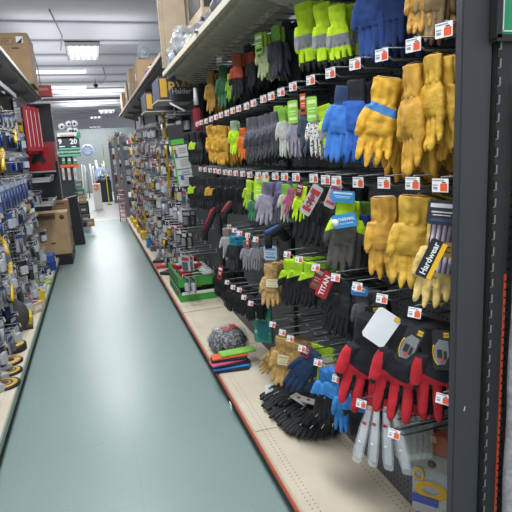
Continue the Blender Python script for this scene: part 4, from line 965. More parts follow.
# boxes just under the far shelf
for i, (y, lab) in enumerate([(5.15, 'blue and yellow lettered box under the far shelf, nearer one'), (6.35, 'blue and yellow lettered box under the far shelf, farther one')]):
    t = root('lettered_box', (.80, y, 2.08), 0, lab, 'box')
    obj('carton', B(((0, 0, .1), (.3, .5, .2), dict(bev=.004))), mat('box_slate', '#41425a', .6), t)
    obj('yellow_square', B(((-.11, -.253, .1), (.06, .005, .16))), mat('box_yellow', '#d8a83a', .5), t)
    text('IRW' if i == 0 else 'IRV', .13, t, (.02, -.254, .1), mat('box_letter', '#d8b458', .5), name='box_lettering')
    obj('shelf_support', B(((0, 0, -.008), (.34, .5, .012))), UNDER, t)
t = root('logo_sign', (.82, 4.66, 2.08), 0, 'dark grey hanging bin sign with white script lettering', 'sign')
obj('sign_body', B(((0, .06, .02), (.2, .12, .12), dict(bev=.02))), mat('sign_grey', '#45474d', .5), t)
text('Halder', .062, t, (-.01, -.004, .04), WHITEP, name='sign_lettering')
bm = bmesh.new(); bm_box(bm, (-.06, -.01, -.09), (.14, .008, .014), rot=Matrix.Rotation(.5, 3, 'Y')); obj('white_bar', bm, WHITEP, t)

# ================================================================== FAR RIGHT SECTION: PEGS OF PACKAGES
def packmesh(w, h, d, style, seed):
    rnd = random.Random(seed); bm = bmesh.new()
    bm_box(bm, (0, 0, -h/2), (.003, w, h), 0)
    if style == 0:
        bm_box(bm, (-d/2, 0, -h*.6), (d, w*.75, h*.55), 2, bev=.004); bm_box(bm, (-d*.4, 0, -h*.6), (d*.5, w*.3, h*.4), 1)
    elif style == 1:
        bm_tube(bm, [(-d/2, 0, -h*.3), (-d/2, 0, -h*.95)], [w*.16, w*.1], 1, 8); bm_box(bm, (-.003, 0, -h*.12), (.002, w*.9, h*.2), 3)
    else:
        bm_box(bm, (-d/2, 0, -h*.65), (d*.8, w*.5, h*.5), 1, bev=.004); bm_box(bm, (-.003, 0, -h*.2), (.002, w*.8, h*.22), 3)
    return finish(bm, 'pack')
PKM = {}
def pack(p, s, w, h, d, style, seed, cols, label, group, cat='pack', name='blister_pack'):
    k = (round(w, 2), round(h, 2), style, seed % 2)
    if k not in PKM: PKM[k] = packmesh(w, h, d, style, seed)
    o = obj(name, PKM[k], [mat('pack_card', cols[0], .5), mat('pack_tool', cols[1], .4), mat('pack_bubble', '#c0c4c8', .2), mat('pack_print', cols[2], .5)], None, p, (0, 0, (0 if s > 0 else PI) + random.uniform(.1, .7)*s), objmats=True)
    return tag(o, label, cat, group)
rnd = random.Random(5)
BANDS = ['knee high', 'waist high', 'chest high', 'head high', 'top']
PAL = [('black', '#1a1b1e', '#8a8c90', '#c8c8c4'), ('white', '#b4b6b8', '#5a5e66', '#b83a34'), ('grey', '#7c8086', '#a8acb2', '#d0d2d4'), ('yellow', '#c8a824', '#26282c', '#e0e0dc'), ('black and yellow', '#202226', '#c8a020', '#d0d0cc'), ('silver', '#8f949a', '#c2c4c8', '#50545a'), ('red', '#8f2c34', '#8c8f94', '#d8d4d0'), ('dark', '#26282d', '#6a6e76', '#8c8f96')]
def tagstrip(nm='price_tag'):
    bm = bmesh.new(); bm_box(bm, (0, 0, 0), (.002, .04, .03), 0); bm_box(bm, (-.0015, -.008, -.004), (.001, .014, .012), 1); m = finish(bm, nm); m.materials.append(WHITEP); m.materials.append(ORANGE); return m
ROWS = [.42, .62, .84, 1.06, 1.28, 1.5, 1.72, 1.94]
for ri, z in enumerate(ROWS):
    y = 4.85 + .07*(ri % 3)
    ci = 0
    if ri == 0: FARBM = bmesh.new(); FARH = bmesh.new()
    while y < 11.4:
        tip = .80 - rnd.uniform(0, .06) - (.04 if ri < 3 else 0)
        zz = z + rnd.uniform(-.02, .02) + (.05 if y > 7.5 else 0)
        wd = 'near half' if y < 7.5 else 'far half'
        pi_ = rnd.choice([0, 7, 0, 2, 4, 1, 5] if y < 6.6 else [1, 2, 5, 3, 2, 5, 7, 6, 4])
        nm, c0, c1, c2 = PAL[pi_]
        bi = BANDS[min(4, ri//2 + (1 if ri > 5 else 0))] if ri < 8 else 'top'
        st = rnd.randrange(3)
        n = 2 if y < 6.3 else 1
        if y > 8.6:
            for q in range(2):
                cc = {'black': 0, 'white': 1, 'grey': 2, 'yellow': 3, 'black and yellow': 3, 'silver': 2, 'red': 4, 'dark': 0}[nm]
                a_ = rnd.uniform(.1, .6)
                bm_box(FARBM, (tip+.03+q*.08, y+rnd.uniform(-.02, .02), zz-.08), (.03, .1, .15), cc, rz=a_, bev=.006)
                bm_box(FARBM, (tip+.012+q*.08, y, zz-.10), (.02, .05, .07), (cc+2) % 5, rz=a_)
            bm_tube(FARH, [(tip-.01, y, zz), (WX, y, zz)], .003, 0, 4); bm_box(FARH, (tip-.012, y, zz), (.003, .042, .032), 1)
            y += .30 + rnd.uniform(-.02, .03); continue
        hook(Vector((tip, y, zz)), 'tagged hook with packs, %s, %s of the far right run' % (bi, wd), group='hooks of the far right run, %s, %s' % (bi, wd), tilt=.2)
        for q in range(n):
            pack(Vector((tip+.03+q*.06, y+rnd.uniform(-.01, .01), zz-.005)), 1, .09+.02*(ri % 2), .15, .03, st, rnd.randrange(9), (c0, c1, c2),
                 '%s pack, %s, on the %s of the far right run' % (nm, bi, wd), '%s packs %s %s of the far right run' % (nm, bi, wd))
        y += (.26 if y < 8 else .36) + rnd.uniform(-.02, .03); ci += 1
o = obj('far_packs', FARBM, [mat('pack_tone', c, .4) for c in ('#26282c', '#c4c6c8', '#8c9096', '#c8a428', '#98343a')]); tag(o, 'mass of small hanging packs at the far end of the right run', 'packs', kind='stuff')
o = obj('far_hooks', FARH, [WIRE, WHITEP]); tag(o, 'rows of tagged wire hooks at the far end of the right run', 'hooks', kind='stuff')
# hanging information card
p = atx(167, 128, .64)
t = root('information_card', p, 0, 'tall hanging chart card with black and green head and coloured squares', 'card')
W0 = .0
sc_ = mpp(p)*1.02
def rr(x0, y0, x1, y1): return (((x0+x1)/2-167)*sc_, -((y0+y1)/2-128)*sc_, (x1-x0)*sc_, (y1-y0)*sc_)
def plate(nm, rects, y, m, th=.003):
    bm = bmesh.new()
    for r_ in rects:
        cx, cz, w_, h_ = rr(*r_); bm_box(bm, (cx, y, cz), (w_, th, h_))
    return obj(nm, bm, m, t)
plate('card_head', [(167, 126, 182, 146)], .0, DARK); plate('card_sheet', [(169, 146, 184, 186)], .0, mat('sheet_white', '#b9bdbe', .5)); plate('green_edge', [(168, 146, 169.4, 186), (168, 140, 181, 145)], -.003, mat('edge_green', '#4aa83a', .5))
plate('colour_square', [(169.6, 147, 172, 149.5)], -.003, mat('tag_yellow', '#e8b416', .5)); plate('colour_square', [(169.6, 149.5, 172, 154)], -.003, mat('square_red', '#c03a34', .5)); plate('colour_square', [(170, 154, 172.5, 157)], -.003, mat('square_blue', '#2c68b4', .5)); plate('colour_square', [(172, 176, 175, 180)], -.003, mat('square_navy', '#27488c', .5))
plate('rule_line', [(169, 157.3, 184, 157.9), (169, 169, 184, 169.6), (170, 175, 184, 175.5)], -.004, DARK, .002); plate('print_line', [(174, y_, 182, y_+.5) for y_ in (149, 151, 153, 160, 162, 164, 166, 171.5, 173, 178, 180, 182, 184)], -.004, GREYP, .002)['kind'] = 'stuff'
t.rotation_euler = (0, math.radians(-5), -.1)
# yellow levels hanging
for i, (px, py, h) in enumerate([(163, 112, 26), (166, 150, 38), (158, 150, 22)]):
    p = atx(px, py, .74); hh = h*mpp(p)
    t = root('spirit_level', p, .3, ['yellow spirit level hanging above the chart card', 'long yellow spirit level hanging behind the chart card', 'short yellow spirit level left of the chart card'][i], 'level')
    obj('level_body', B(((0, 0, -hh/2), (.02, .035, hh), dict(bev=.004))), mat('level_yellow', '#a88424', .5), t); obj('vial', B(((-.012, 0, -hh*.5), (.004, .03, .05)), ((-.012, 0, -hh*.15), (.004, .03, .03))), mat('vial_dark', '#2f3a1c', .3), t)
p = atx(196, 82, .78)
t = root('paint_scraper', atx(195, 88, .78), .4, 'white handled scraper in red package near the second tag line', 'tool'); obj('handle', (lambda b: (bm_tube(b, [(0, 0, .0), (0, 0, -.12)], [.012, .02], n=8), b)[1])(bmesh.new()), WHITEP, t); obj('red_package', B(((0, 0, -.22), (.03, .09, .16), dict(bev=.01))), mat('pack_red_dark', '#7a2a34', .4, kind='card'), t)

# ================================================================== LEFT GONDOLA
rnd = random.Random(11)
LPAL = [('navy', '#22304e', '#1c2c5c', '#b8bcc4'), ('blue', '#2f4f92', '#1f3874', '#c8ccd4'), ('yellow', '#b08c24', '#c8a024', '#303234'), ('white', '#a8abb0', '#5a5e68', '#3c4a78'), ('red', '#8a2830', '#6a6e74', '#d0ccc8'), ('clear grey', '#7f858c', '#a8adb4', '#c8ccd0'), ('dark', '#24262c', '#3c4048', '#7c8088')]
LR = [.34, .52, .72, .95, 1.18, 1.42, 1.66, 1.9, 2.12]
for ri, z in enumerate(LR):
    y = 3.6 + .05*(ri % 2)
    while y < 7.4:
        reach = rnd.uniform(.24, .34) + (.04 if z < 1.2 else 0)
        zz = z + rnd.uniform(-.02, .02)
        nm, c0, c1, c2 = LPAL[rnd.choice([0, 3, 1, 2, 3, 5, 5, 6, 0, 5] if z > 1 else [3, 5, 6, 0, 5, 5, 3, 3])]
        wd = 'near half' if y < 5.8 else 'far half'
        bi = ['low', 'low', 'knee high', 'waist high', 'waist high', 'chest high', 'head high', 'top', 'top'][ri]
        hook(Vector((LW+reach, y, zz)), 'wire hook with pale tag, %s, %s of the left rack' % (bi, wd), s=-1, group='hooks %s %s of the left rack' % (bi, wd), tilt=.3)
        for q in range(2 if y < 4.7 else 1):
            pack(Vector((LW+reach-.03-.07*q, y, zz-.005)), -1, .1, .14+.02*(ri % 2), .03, rnd.randrange(3), rnd.randrange(9), (c0, c1, c2), '%s pack hanging %s on the %s of the left rack' % (nm, bi, wd), '%s packs %s %s of the left rack' % (nm, bi, wd))
        y += (.25 if y < 6 else .21) + rnd.uniform(-.02, .03)
# wire grid shelf fronts
for i, z in enumerate([.58, 1.02, 1.36, 1.6]):
    t = root('wire_basket', (-.86, 5.2, z), 0, ['low', 'waist high', 'chest high', 'head high'][i]+' zinc wire basket front on the left rack', 'basket')
    bm = bmesh.new()
    for dz in (0, .05, .1): bm_tube(bm, [(.12, -1.3, dz), (.12, 1.3, dz)], .003, n=5)
    for q in range(27): bm_tube(bm, [(.12, -1.3+q*.1, .1), (.12, -1.3+q*.1, 0), (-.12, -1.3+q*.1, 0)], .0022, n=4)
    o = obj('wire_grid', bm, mat('bright_wire', '#8f9496', .35, .6), t); o['kind'] = 'stuff'
# yellow handle tools
for i, (px, py, px2, py2, lab) in enumerate([(0, 236, 8, 254, 'curved yellow handle poking out at the left edge'), (10, 262, 12, 300, 'upright yellow handled tool in the low basket'), (14, 130, 16, 142, 'short yellow handled tool among the blue packs'), (2, 150, 3, 168, 'small yellow object at the left edge')]):
    a = atx(px, py, -.80); b_ = atx(px2, py2, -.72)
    t = root('hand_tool', a, 0, lab, 'tool'); d = b_-a
    bm = bmesh.new(); bm_tube(bm, [(0, 0, 0), d*.5+Vector((0, 0, .02)), d], [.02, .022, .014], n=8); obj('handle', bm, mat('handle_yellow', '#d8b01c', .4), t)
    bm = bmesh.new(); bm_tube(bm, [(0, 0, 0), d*-.5], .008, n=6); obj('shaft', bm, DARK, t)
# grinding discs on the deck
for i, (px, py, r_, z, lab) in enumerate([(17, 350, .095, .0, 'thick black and yellow grinding disc stack, farthest on left shelf'), (14, 362, .085, .0, 'thin yellow centred disc, second on the left shelf'), (13, 372, .085, 0, 'yellow ringed disc, third on the left shelf'), (8, 385, .10, 0, 'yellow ringed grinding disc with red spot, nearest the edge')]):
    p = P(px, py); n = 4 if i == 0 else 1
    t = root('grinding_disc', (p.x-.02, p.y, .152), 0, lab, 'disc')
    h = .05 if i == 0 else .014
    bm = bmesh.new(); bm_lathe(bm, [(.012, 0), (r_, 0), (r_, h), (.012, h)], n=28); obj('abrasive', bm, mat('abrasive_black', '#1c1c1e', .6), t)
    bm = bmesh.new(); bm_lathe(bm, [(.014, h+.001), (r_*.82, h+.001), (r_*.82, h+.003), (.014, h+.003)], n=28); obj('label', bm, mat('disc_yellow', '#c8a034', .5), t)
    bm = bmesh.new(); bm_lathe(bm, [(.0, h+.0035), (r_*.3, h+.0035), (r_*.3, h+.005), (.0, h+.005)], n=20); obj('hub', bm, DARK, t)
    if i > 1:
        bm = bmesh.new(); bm_lathe(bm, [(r_*.4, h+.0032), (r_*.55, h+.0032), (r_*.55, h+.0045), (r_*.4, h+.0045)], n=24); obj('dark_ring', bm, DARK, t)
    if i == 3: obj('red_spot', B(((-.05, .02, h+.006), (.05, .05, .002), dict(bev=.001))), mat('spot_red', '#c03038', .5), t)
t = root('grey_disc', (-.82, 4.65, .15), 0, 'large dark grey disc leaning on its edge behind the yellow case', 'disc')
bm = bmesh.new(); bm_lathe(bm, [(.0, -.006), (.17, -.006), (.17, .006), (.0, .006)], n=36, axis='Y'); obj('disc_body', bm, mat('disc_grey', '#4c4b49', .7, kind='soft'), t, (0, 0, .165), (0, 0, .35))
t = flat('yellow_tool_case', (-.76, 4.98, .15), (.16, .26, .09), mat('case_bright_yellow', '#d2b41e', .45), 'bright yellow tool case with black base on the left shelf', 'case', rz=.1, parts=[('black_base', (0, -.05, .012), (.17, .3, .024), DARK), ('label', (.0, 0, .092), (.1, .14, .003), mat('label_dark_yellow', '#8c7a20', .5))])
t = flat('red_packet', (-.74, 5.6, .15), (.2, .12, .03), REDP, 'flat red packet behind the bright yellow tool case', 'packet')
for i, (px, py, c, h, nm) in enumerate([(36, 312, '#c8b48c', .10, 'beige'), (40, 300, '#c8b42c', .11, 'lime yellow'), (33, 300, '#8c6a5a', .09, 'brown'), (28, 305, '#b83a5a', .08, 'pink'), (44, 292, '#b8bcc0', .08, 'silver'), (47, 284, '#a8c828', .06, 'bright lime'), (52, 280, '#c4c6c8', .07, 'white'), (45, 276, '#34406a', .12, 'indigo'), (50, 270, '#26408c', .12, 'deep blue'), (55, 264, '#2c4c9c', .15, 'cobalt')]):
    p = P(px, py)
    flat('small_packet', (min(p.x, -.70), p.y, .15), (.11, .16, h), mat('packet_tone', c, .4, kind='card'), nm+' packet standing on the left base shelf near the lip', 'packet', rz=.3*((i*3) % 5-2), parts=[('label', (.056, 0, h*.5), (.003, .09, h*.4), WHITEP), ('top_label', (0, 0, h+.001), (.06, .09, .003), mat('label_navy', '#2c3a5c', .5))])
t = box('blue_carton', (-.74, 7.5, .15), (.2, .3, .2), 'blue carton at the far end of the left base shelf', m=mat('carton_blue', '#2c54a0', .5), parts=[('yellow_label', (.0, -.152, .08), (.12, .004, .09), mat('label_cream', '#b8a878', .5))])
for i in range(6):
    flat('clear_clamshell', (-.80, 3.0+.17*i, .15), (.16, .13, .05), PLASTIC_HAZE, 'clear clamshell pack lying on the near left base shelf', 'pack', 'clear clamshells on the near left base shelf', rz=.2*i, parts=[('insert', (0, 0, .02), (.1, .08, .02), mat('insert_slate', '#3a4460', .5))])
# left hanging tall blue/white basket bins: row of slim packets
for i in range(9):
    p = atx(2+i*3.2, 205, -.74)
    pack(Vector((-.74, p.y, 1.42)), -1, .07, .22, .03, 1, i, ('#66749a', '#3c4c78', '#a8b2c6'), 'slim blue wrapped packet in the chest high row at the left edge', 'slim blue packets in the chest high left row')
t = root('price_tag_flag', (-.63, 2.62, .09), 0, 'small white tag on the left shelf lip near the frame bottom', 'tag'); obj('tag_card', B(((.006, .0, 0), (.004, .06, .04))), WHITEP, t)
for (px, py, nm) in [(231, 397, 'small white shelf tag clipped under the right orange lip')]:
    t = root('price_tag_flag', (.64, atx(px, py, .64).y, .09), 0, nm, 'tag'); obj('tag_card', B(((-.006, 0, 0), (.004, .05, .04))), WHITEP, t)
# red tool boards and boxed tool
RED = mat('saw_red', '#a82834', .45, kind='card')
for i in range(4):
    y = 7.45+.16*i
    t = root('red_packed_saw', (-.74+.035*i, y, 2.02), .35, 'long red packaged saw hanging high on the left rack', 'saw', 'long red packaged saws high on the left rack')
    obj('sleeve', B(((0, 0, .0), (.055, .02, .58), dict(bev=.008))), RED, t); obj('white_stripe', B(((.014, -.012, .0), (.006, .004, .46))), WHITEP, t)
a = aty(27, 172, 7.9); b_ = aty(48, 147, 7.9)
t = root('red_tool_box', ((a.x+b_.x)/2, 8.05, a.z), -.15, 'red boxed power tool with black tool picture above silver shelves', 'box')
w_ = b_.x-a.x; h_ = b_.z-a.z
obj('carton', B(((0, .15, h_/2), (w_, .3, h_), dict(bev=.006))), mat('box_red', '#a81e2c', .45), t)
bm = bmesh.new(); bm_poly(bm, [(-.11, .1), (-.08, .2), (-.02, .24), (.06, .22), (.1, .14), (.06, .08), (.03, .12), (-.02, .14), (-.06, .1)], .004); obj('tool_picture', bm, DARK, t, (0, -.003, 0))
text('SKLS', .06, t, (-.06, -.004, h_-.06), mat('faded_red_letter', '#d87078', .5), name='box_lettering')
obj('shelf_strip', B(((.02, -.0, -.012), (w_+.08, .02, .022))), mat('strip_pale', '#b0a8a0', .5), t)
t = box('red_carton', (-.62, 8.9, a.z+.12), (.2, .3, .3), 'smaller red carton beside the boxed red power tool', m=mat('carton_red', '#b8303a', .45), parts=[('label', (0, -.152, .15), (.14, .004, .04), mat('faded_red_letter', '#d87078', .5))])
p = aty(47, 108, 9.1)
t = box('red_carton', (p.x, 9.0, 2.572), (.22, .2, .16), 'bright red carton on top of the left shelf end', m=mat('carton_bright_red', '#d0403c', .45), parts=[('label', (0, -.102, .1), (.14, .004, .04), mat('faded_pink', '#e09890', .5))])
# tall black end panel and shelves beyond
t = root('end_panel', (-.82, 9.45, 0), 0, 'tall dark slate end panel of the left gondola behind the red carton', 'panel')
obj('panel', B(((.05, 0, 1.26), (.46, .04, 2.5), dict(bev=.005))), mat('slate_panel', '#2c3038', .5), t); obj('pale_edge', B(((.285, -.0, 1.3), (.012, .05, 2.4))), mat('edge_pale', '#9a9690', .5), t)
# silver shelves with trays
for i, (py, lab) in enumerate([(183, 'upper silver tray shelf with metal goods above the cardboard boxes'), (207, 'lower silver tray shelf directly above the large cardboard box')]):
    p = aty(54, py, 8.0) + Vector((0, 0, .035))
    t = root('silver_tray', (-.84, 8.35, p.z), 0, lab, 'tray')
    bm = bmesh.new(); bm_box(bm, (0, 0, 0), (.5, .7, .03)); bm_box(bm, (.25, 0, .03), (.012, .7, .08), rot=Matrix.Rotation(.3, 3, 'Y')); bm_box(bm, (0, -.35, .025), (.5, .01, .06), rot=Matrix.Rotation(.3, 3, 'X'))
    obj('tray', bm, mat('tray_silver', '#c2c4c4', .35, .2), t)
    for q in range(4):
        o = obj('metal_bracket', B(((-.15+.1*q, -.1+.1*(q % 2), .05), (.09, .25, .05), dict(bev=.01, rz=.5*q))), mat('goods', ['#35373b', '#7d8084', '#2a2c30', '#a0a2a4'][q], .4, .3), None, (-.84, 8.35, p.z+.005)); tag(o, ['black','grey','dark','pale grey'][q]+' metal item on the '+['upper', 'lower'][i]+' silver tray', 'item')
# boxes on the floor side
y0 = 8.55
a = aty(40, 250, y0); b_ = aty(66.5, 212, y0)
wb = .54
t = box('cardboard_box', (b_.x-wb/2, y0+.25, .15), (wb, .5, b_.z-.15), 'large cardboard box with a black printed name strip, front left', m=mat('box_tone', '#c0a27c', .8, kind='card'), parts=[('tape', (0, -.251, b_.z-.22), (.0, .0, .0), DARK)][:0])
hb = b_.z-.15
obj('name_frame', B(((-.06, -.252, hb-.065), (.30, .003, .06))), mat('print_brown', '#5c4834', .7), t); obj('name_field', B(((-.06, -.254, hb-.065), (.285, .003, .046))), mat('board_light', '#a88a66', .8), t)
text('KOTTERMAN', .046, t, (-.06, -.256, hb-.065), DARK, name='box_lettering', sx=1.05)
obj('print_badge', (lambda b: (bm_lathe(b, [(.0005, -.002), (.035, -.002), (.035, 0)], axis='Y', n=18), b)[1])(bmesh.new()), mat('print_brown', '#5c4834', .7), t, (wb/2-.08, -.252, hb-.07))
obj('barcode', B(((.02, -.252, hb*.28), (.07, .002, .025))), mat('print_brown', '#5c4834', .7), t)
t = box('cardboard_box', (b_.x-.13, y0+.82, .15), (.26, .5, hb+.03), 'narrower cardboard box standing behind the large printed one', parts=[('side_print', (.131, 0, .3), (.002, .3, .08), mat('print_brown', '#5c4834', .7))])
t = box('cardboard_box', (b_.x-.12, y0+.85, .182+hb), (.24, .36, .1), 'small flat cardboard box on top behind the large printed one', parts=[('dark_slot', (.0, -.181, .05), (.12, .003, .02), DARK)])
obj_ = root('floor_box_base', (b_.x-.2, y0+.3, 0), 0, 'dark low plinth under the cardboard boxes', 'plinth'); obj('plinth', B(((0, .2, .072), (.42, 1.2, .144))), KICK, obj_)
# black display stand
t = root('display_stand', (-.0, 0, 0), 0, 'folded black display stand on the floor behind the cardboard boxes', 'stand')
q1, q2, q3, q4 = aty(64, 198, 10.6), aty(75, 196, 10.6), aty(85, 236.5, 10.6), aty(74, 238, 10.6)
sx = q3.x
bm = bmesh.new()
y1 = 10.3
A_ = [aty(64, 199, y1), aty(76, 196, y1), aty(80, 214, y1), aty(84.5, 236, y1), aty(72.5, 238, y1), aty(71, 216, y1)]
for v in A_: v.z = max(v.z, .0)
A_[3].z = A_[4].z = 0.0
f1 = [bm.verts.new(v) for v in A_]; f2 = [bm.verts.new(v+Vector((0, .35, 0))) for v in A_]
bm.faces.new(f1); bm.faces.new(f2[::-1])
for q in range(6): bm.faces.new((f1[q], f2[q], f2[(q+1) % 6], f1[(q+1) % 6]))
obj('stand_body', bm, mat('stand_black', '#1e2126', .55), t)
bm = bmesh.new(); bm_tube(bm, [A_[5]+Vector((0, -.004, 0)), A_[2]+Vector((0, -.004, 0))], .008, n=5); obj('fold_line', bm, mat('fold_grey', '#3a3e44', .6), t)
# big carton + wrapped bundle on the left top shelf
b_ = atx(28, 90, -.66)
LT = 2.573
y0 = 7.5
a = aty(-25, 60, y0); c = aty(27, 33, y0)
w_ = c.x - (-1.15); 
t = box('large_carton', ((c.x-1.15)/2, y0+.35, LT), (w_, .7, c.z-LT), 'big cardboard carton with printed mark on the left top shelf', parts=[])
hh = c.z-LT
obj('print_frame', B(((w_/2-.27, -.352, hh-.10), (.18, .003, .07))), mat('print_brown', '#5c4834', .7), t); obj('print_field', B(((w_/2-.27, -.354, hh-.10), (.17, .003, .058))), mat('board_light', '#a88a66', .8), t)
text('KEX', .05, t, (w_/2-.27, -.356, hh-.10), mat('print_brown', '#5c4834', .7), name='carton_lettering')
obj('white_sticker', B(((w_/2-.10, -.352, hh-.08), (.08, .003, .08))), WHITEP, t)
bm = bmesh.new(); bm_poly(bm, [(-.04, -.03), (-.01, -.005), (.035, .035), (.02, -.03)], .003); obj('bird_mark', bm, DARK, t, (w_/2-.10, -.355, hh-.09))
obj('print_line', B(((w_/2-.16, -.352, hh-.18), (.09, .003, .014))), DARK, t)
t = root('wrapped_bundle', (-.76, 8.6, LT), 0, 'tall shrink wrapped grey bundle standing behind the big carton', 'bundle')
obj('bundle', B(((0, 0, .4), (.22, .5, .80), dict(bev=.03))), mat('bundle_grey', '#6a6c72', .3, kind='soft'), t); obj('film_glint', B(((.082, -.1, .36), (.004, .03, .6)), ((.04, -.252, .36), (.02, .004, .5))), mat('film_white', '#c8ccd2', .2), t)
t = root('curved_rod', (-.62, 8.2, LT), 0, 'thin pale rod standing at the end of the left top shelf', 'rod'); bm = bmesh.new(); bm_tube(bm, [(0, 0, .0), (.0, .9, .0), (.01, .6, .4), (-.03, .3, .75)][1:], .008, n=6); obj('rod', bm, mat('rod_pale', '#b0a8a0', .4), t)

# ================================================================== FAR AREA
# sign wall
YS = 13.9
def sr(name, rects, y, m, parent, th=.02):
    bm = bmesh.new()
    for (x0, y0_, x1, y1_) in rects:
        a = aty(x0, y0_, y); b = aty(x1, y1_, y); z0, z1 = min(a.z, b.z), max(a.z, b.z)
        bm_box(bm, ((a.x+b.x)/2-parent.location.x, y-parent.location.y, (z0+z1)/2-parent.location.z), (abs(b.x-a.x), th, z1-z0))
    return obj(name, bm, m, parent)
t = root('signboard', (-.55, YS, 0), 0, 'dark price signboard with large white digits over a green banner', 'sign')
sr('board', [(56, 137, 80, 148)], YS, mat('board_dark', '#34383e', .5), t); sr('white_header', [(57, 133, 77, 138)], YS, mat('header_white', '#c8c8c4', .5), t)
sr('green_banner', [(58, 148, 81, 156)], YS, mat('banner_green', '#1f6a48', .5), t); sr('banner_border', [(59, 148.4, 80.4, 149), (59, 155, 80.4, 155.6)], YS-.015, mat('border_mint', '#6fae90', .5), t, .004)
bm = bmesh.new(); a = aty(74, 138, YS-.02); b_ = aty(80, 131, YS-.02); v = [bm.verts.new((q[0]-t.location.x, -.02, q[1])) for q in ((a.x, a.z), (b_.x, a.z), (b_.x, b_.z))]; bm.faces.new(v); obj('green_corner', bm, mat('corner_green', '#1f8a5a', .5), t)
def stx(s, px, py, size, m, nm, y=YS-.02, sx=1.):
    p = aty(px, py, y); return text(s, size, t, (p.x-t.location.x, y-t.location.y, p.z), m, name=nm, bold=.03, sx=sx)
stx('20', 73.5, 141.7, .17, WHITEP, 'digit'); stx('9', 60, 142, .17, WHITEP, 'digit')
sr('dash', [(59, 146.3, 65, 147), (71.5, 146.3, 76, 147)], YS-.015, WHITEP, t, .004)
stx('OUTILS ET QUINCAILLERIE', 69.5, 152, .052, WHITEP, 'banner_lettering', sx=.9)
stx('VENTE SOLDE', 67, 135.6, .05, mat('letter_red', '#b8604a', .5), 'header_lettering')
t2 = root('display_rack', (-.55, YS+.1, 0), 0, 'dark display rack with green tags and white packs under the signboard', 'rack')
sr('back_panel', [(56, 156, 82, 231)], YS+.1, mat('rack_dark', '#2a2e33', .5), t2)
sr('orange_rail', [(60, 165, 79, 166.6)], YS+.06, ORANGE, t2); sr('yellow_post', [(78, 160, 81, 182)], YS+.06, mat('post_yellow', '#c09a4a', .5), t2)
for i, (x0, x1) in enumerate([(61.5, 65.5), (67, 71.5), (73, 77.5)]):
    g = root('green_tag', (aty(x0, 160, YS+.05).x, YS+.05, 0), 0, ['left', 'middle', 'right'][i]+' small green and white tag on the far display rack', 'tag')
    sr('tag_body', [(x0, 157.5, x1, 164)], YS+.05, mat('tag_green', '#2f8a5c', .5), g, .01); sr('white_square', [(x0+.6, 158, x1-.6, 160.8)], YS+.04, WHITEP, g, .008)
    g = root('white_pack', (aty(x0, 170, YS+.05).x, YS+.05, 0), 0, ['left', 'middle', 'right'][i]+' white pack hanging under the orange rail of the display rack', 'pack')
    sr('pack_body', [(x0, 168, x1, 180)], YS+.05, mat('pack_white', '#b8b4b0', .5), g, .03); sr('pack_print', [(x0+1, 172, x1-1, 175)], YS+.03, mat('pack_pinkish', '#b8948a', .5), g, .008)
for i, (px, py) in enumerate([(69, 124.5), (74.5, 124), (70.5, 131), (75.5, 131.5), (62, 127)]):
    p = aty(px, py, YS+.3); g = root('paper_roll', p, 0, ['upper left', 'upper right', 'lower left', 'lower right', 'leftmost bluish'][i]+' white roll stacked above the signboard', 'roll')
    bm = bmesh.new(); bm_lathe(bm, [(.03, -.1), (.085, -.1), (.085, .2), (.03, .2)], axis='Y', n=18); obj('roll', bm, mat('roll_white', '#b6b8bc', .6), g); bm = bmesh.new(); bm_lathe(bm, [(.0005, -.101), (.03, -.101), (.03, -.06)], axis='Y', n=12); obj('core', bm, DARK, g)
# small goods lower right of the rack
for i, (px, py, c, nm) in enumerate([(79, 188, '#6a6c6a', 'grey'), (81, 196, '#2f6a4a', 'green'), (83, 203, '#9a7a5a', 'tan'), (84, 213, '#34383c', 'black'), (86, 222, '#4a4e50', 'charcoal'), (91, 226, '#9a7450', 'light brown')]):
    p = aty(px, py, 12.6-.15*i); flat('shelf_goods', (p.x, p.y, max(p.z, 0)), (.16, .16, .16), mat('goods_tone', c, .6, kind='card'), nm+' box among the goods piled left of the pale floor', 'box', parts=[('label', (0, -.081, .08), (.1, .003, .05), mat('label_dim', '#a0a09c', .6))])
# plinth shelf below the goods
t = root('low_rack', (0, 0, 0), 0, 'dark low rack standing below the display rack on the left', 'rack')
a = aty(78, 225, 12.9); b_ = aty(88, 200, 12.9)
obj('rack_body', B((((a.x+b_.x)/2, 13.1, .3), (abs(b_.x-a.x), .3, .6)), (((a.x+b_.x)/2-.05, 13.1, .8), (abs(b_.x-a.x)-.1, .3, .03))), mat('rack_black', '#25282b', .6), t)
# white panel with the orange mark
pa = aty(92, 184, 17.0); pb_ = aty(103, 221, 17.0)
t = root('white_stand', ((pa.x+pb_.x)/2, 17.0, 0), 0, 'white freestanding panel with an orange house mark on the pale floor', 'panel')
sr('panel', [(92, 184, 103, 209)], 17.0, mat('panel_white', '#c9c5c0', .5), t, .3); sr('orange_mark', [(94, 184.8, 98.5, 189.6)], 16.83, mat('mark_orange', '#e0602a', .5), t, .01); sr('white_notch', [(95.2, 186, 96, 188.4), (96.6, 187, 97.4, 189.2)], 16.82, WHITEP, t, .008)
t.location.z = 0
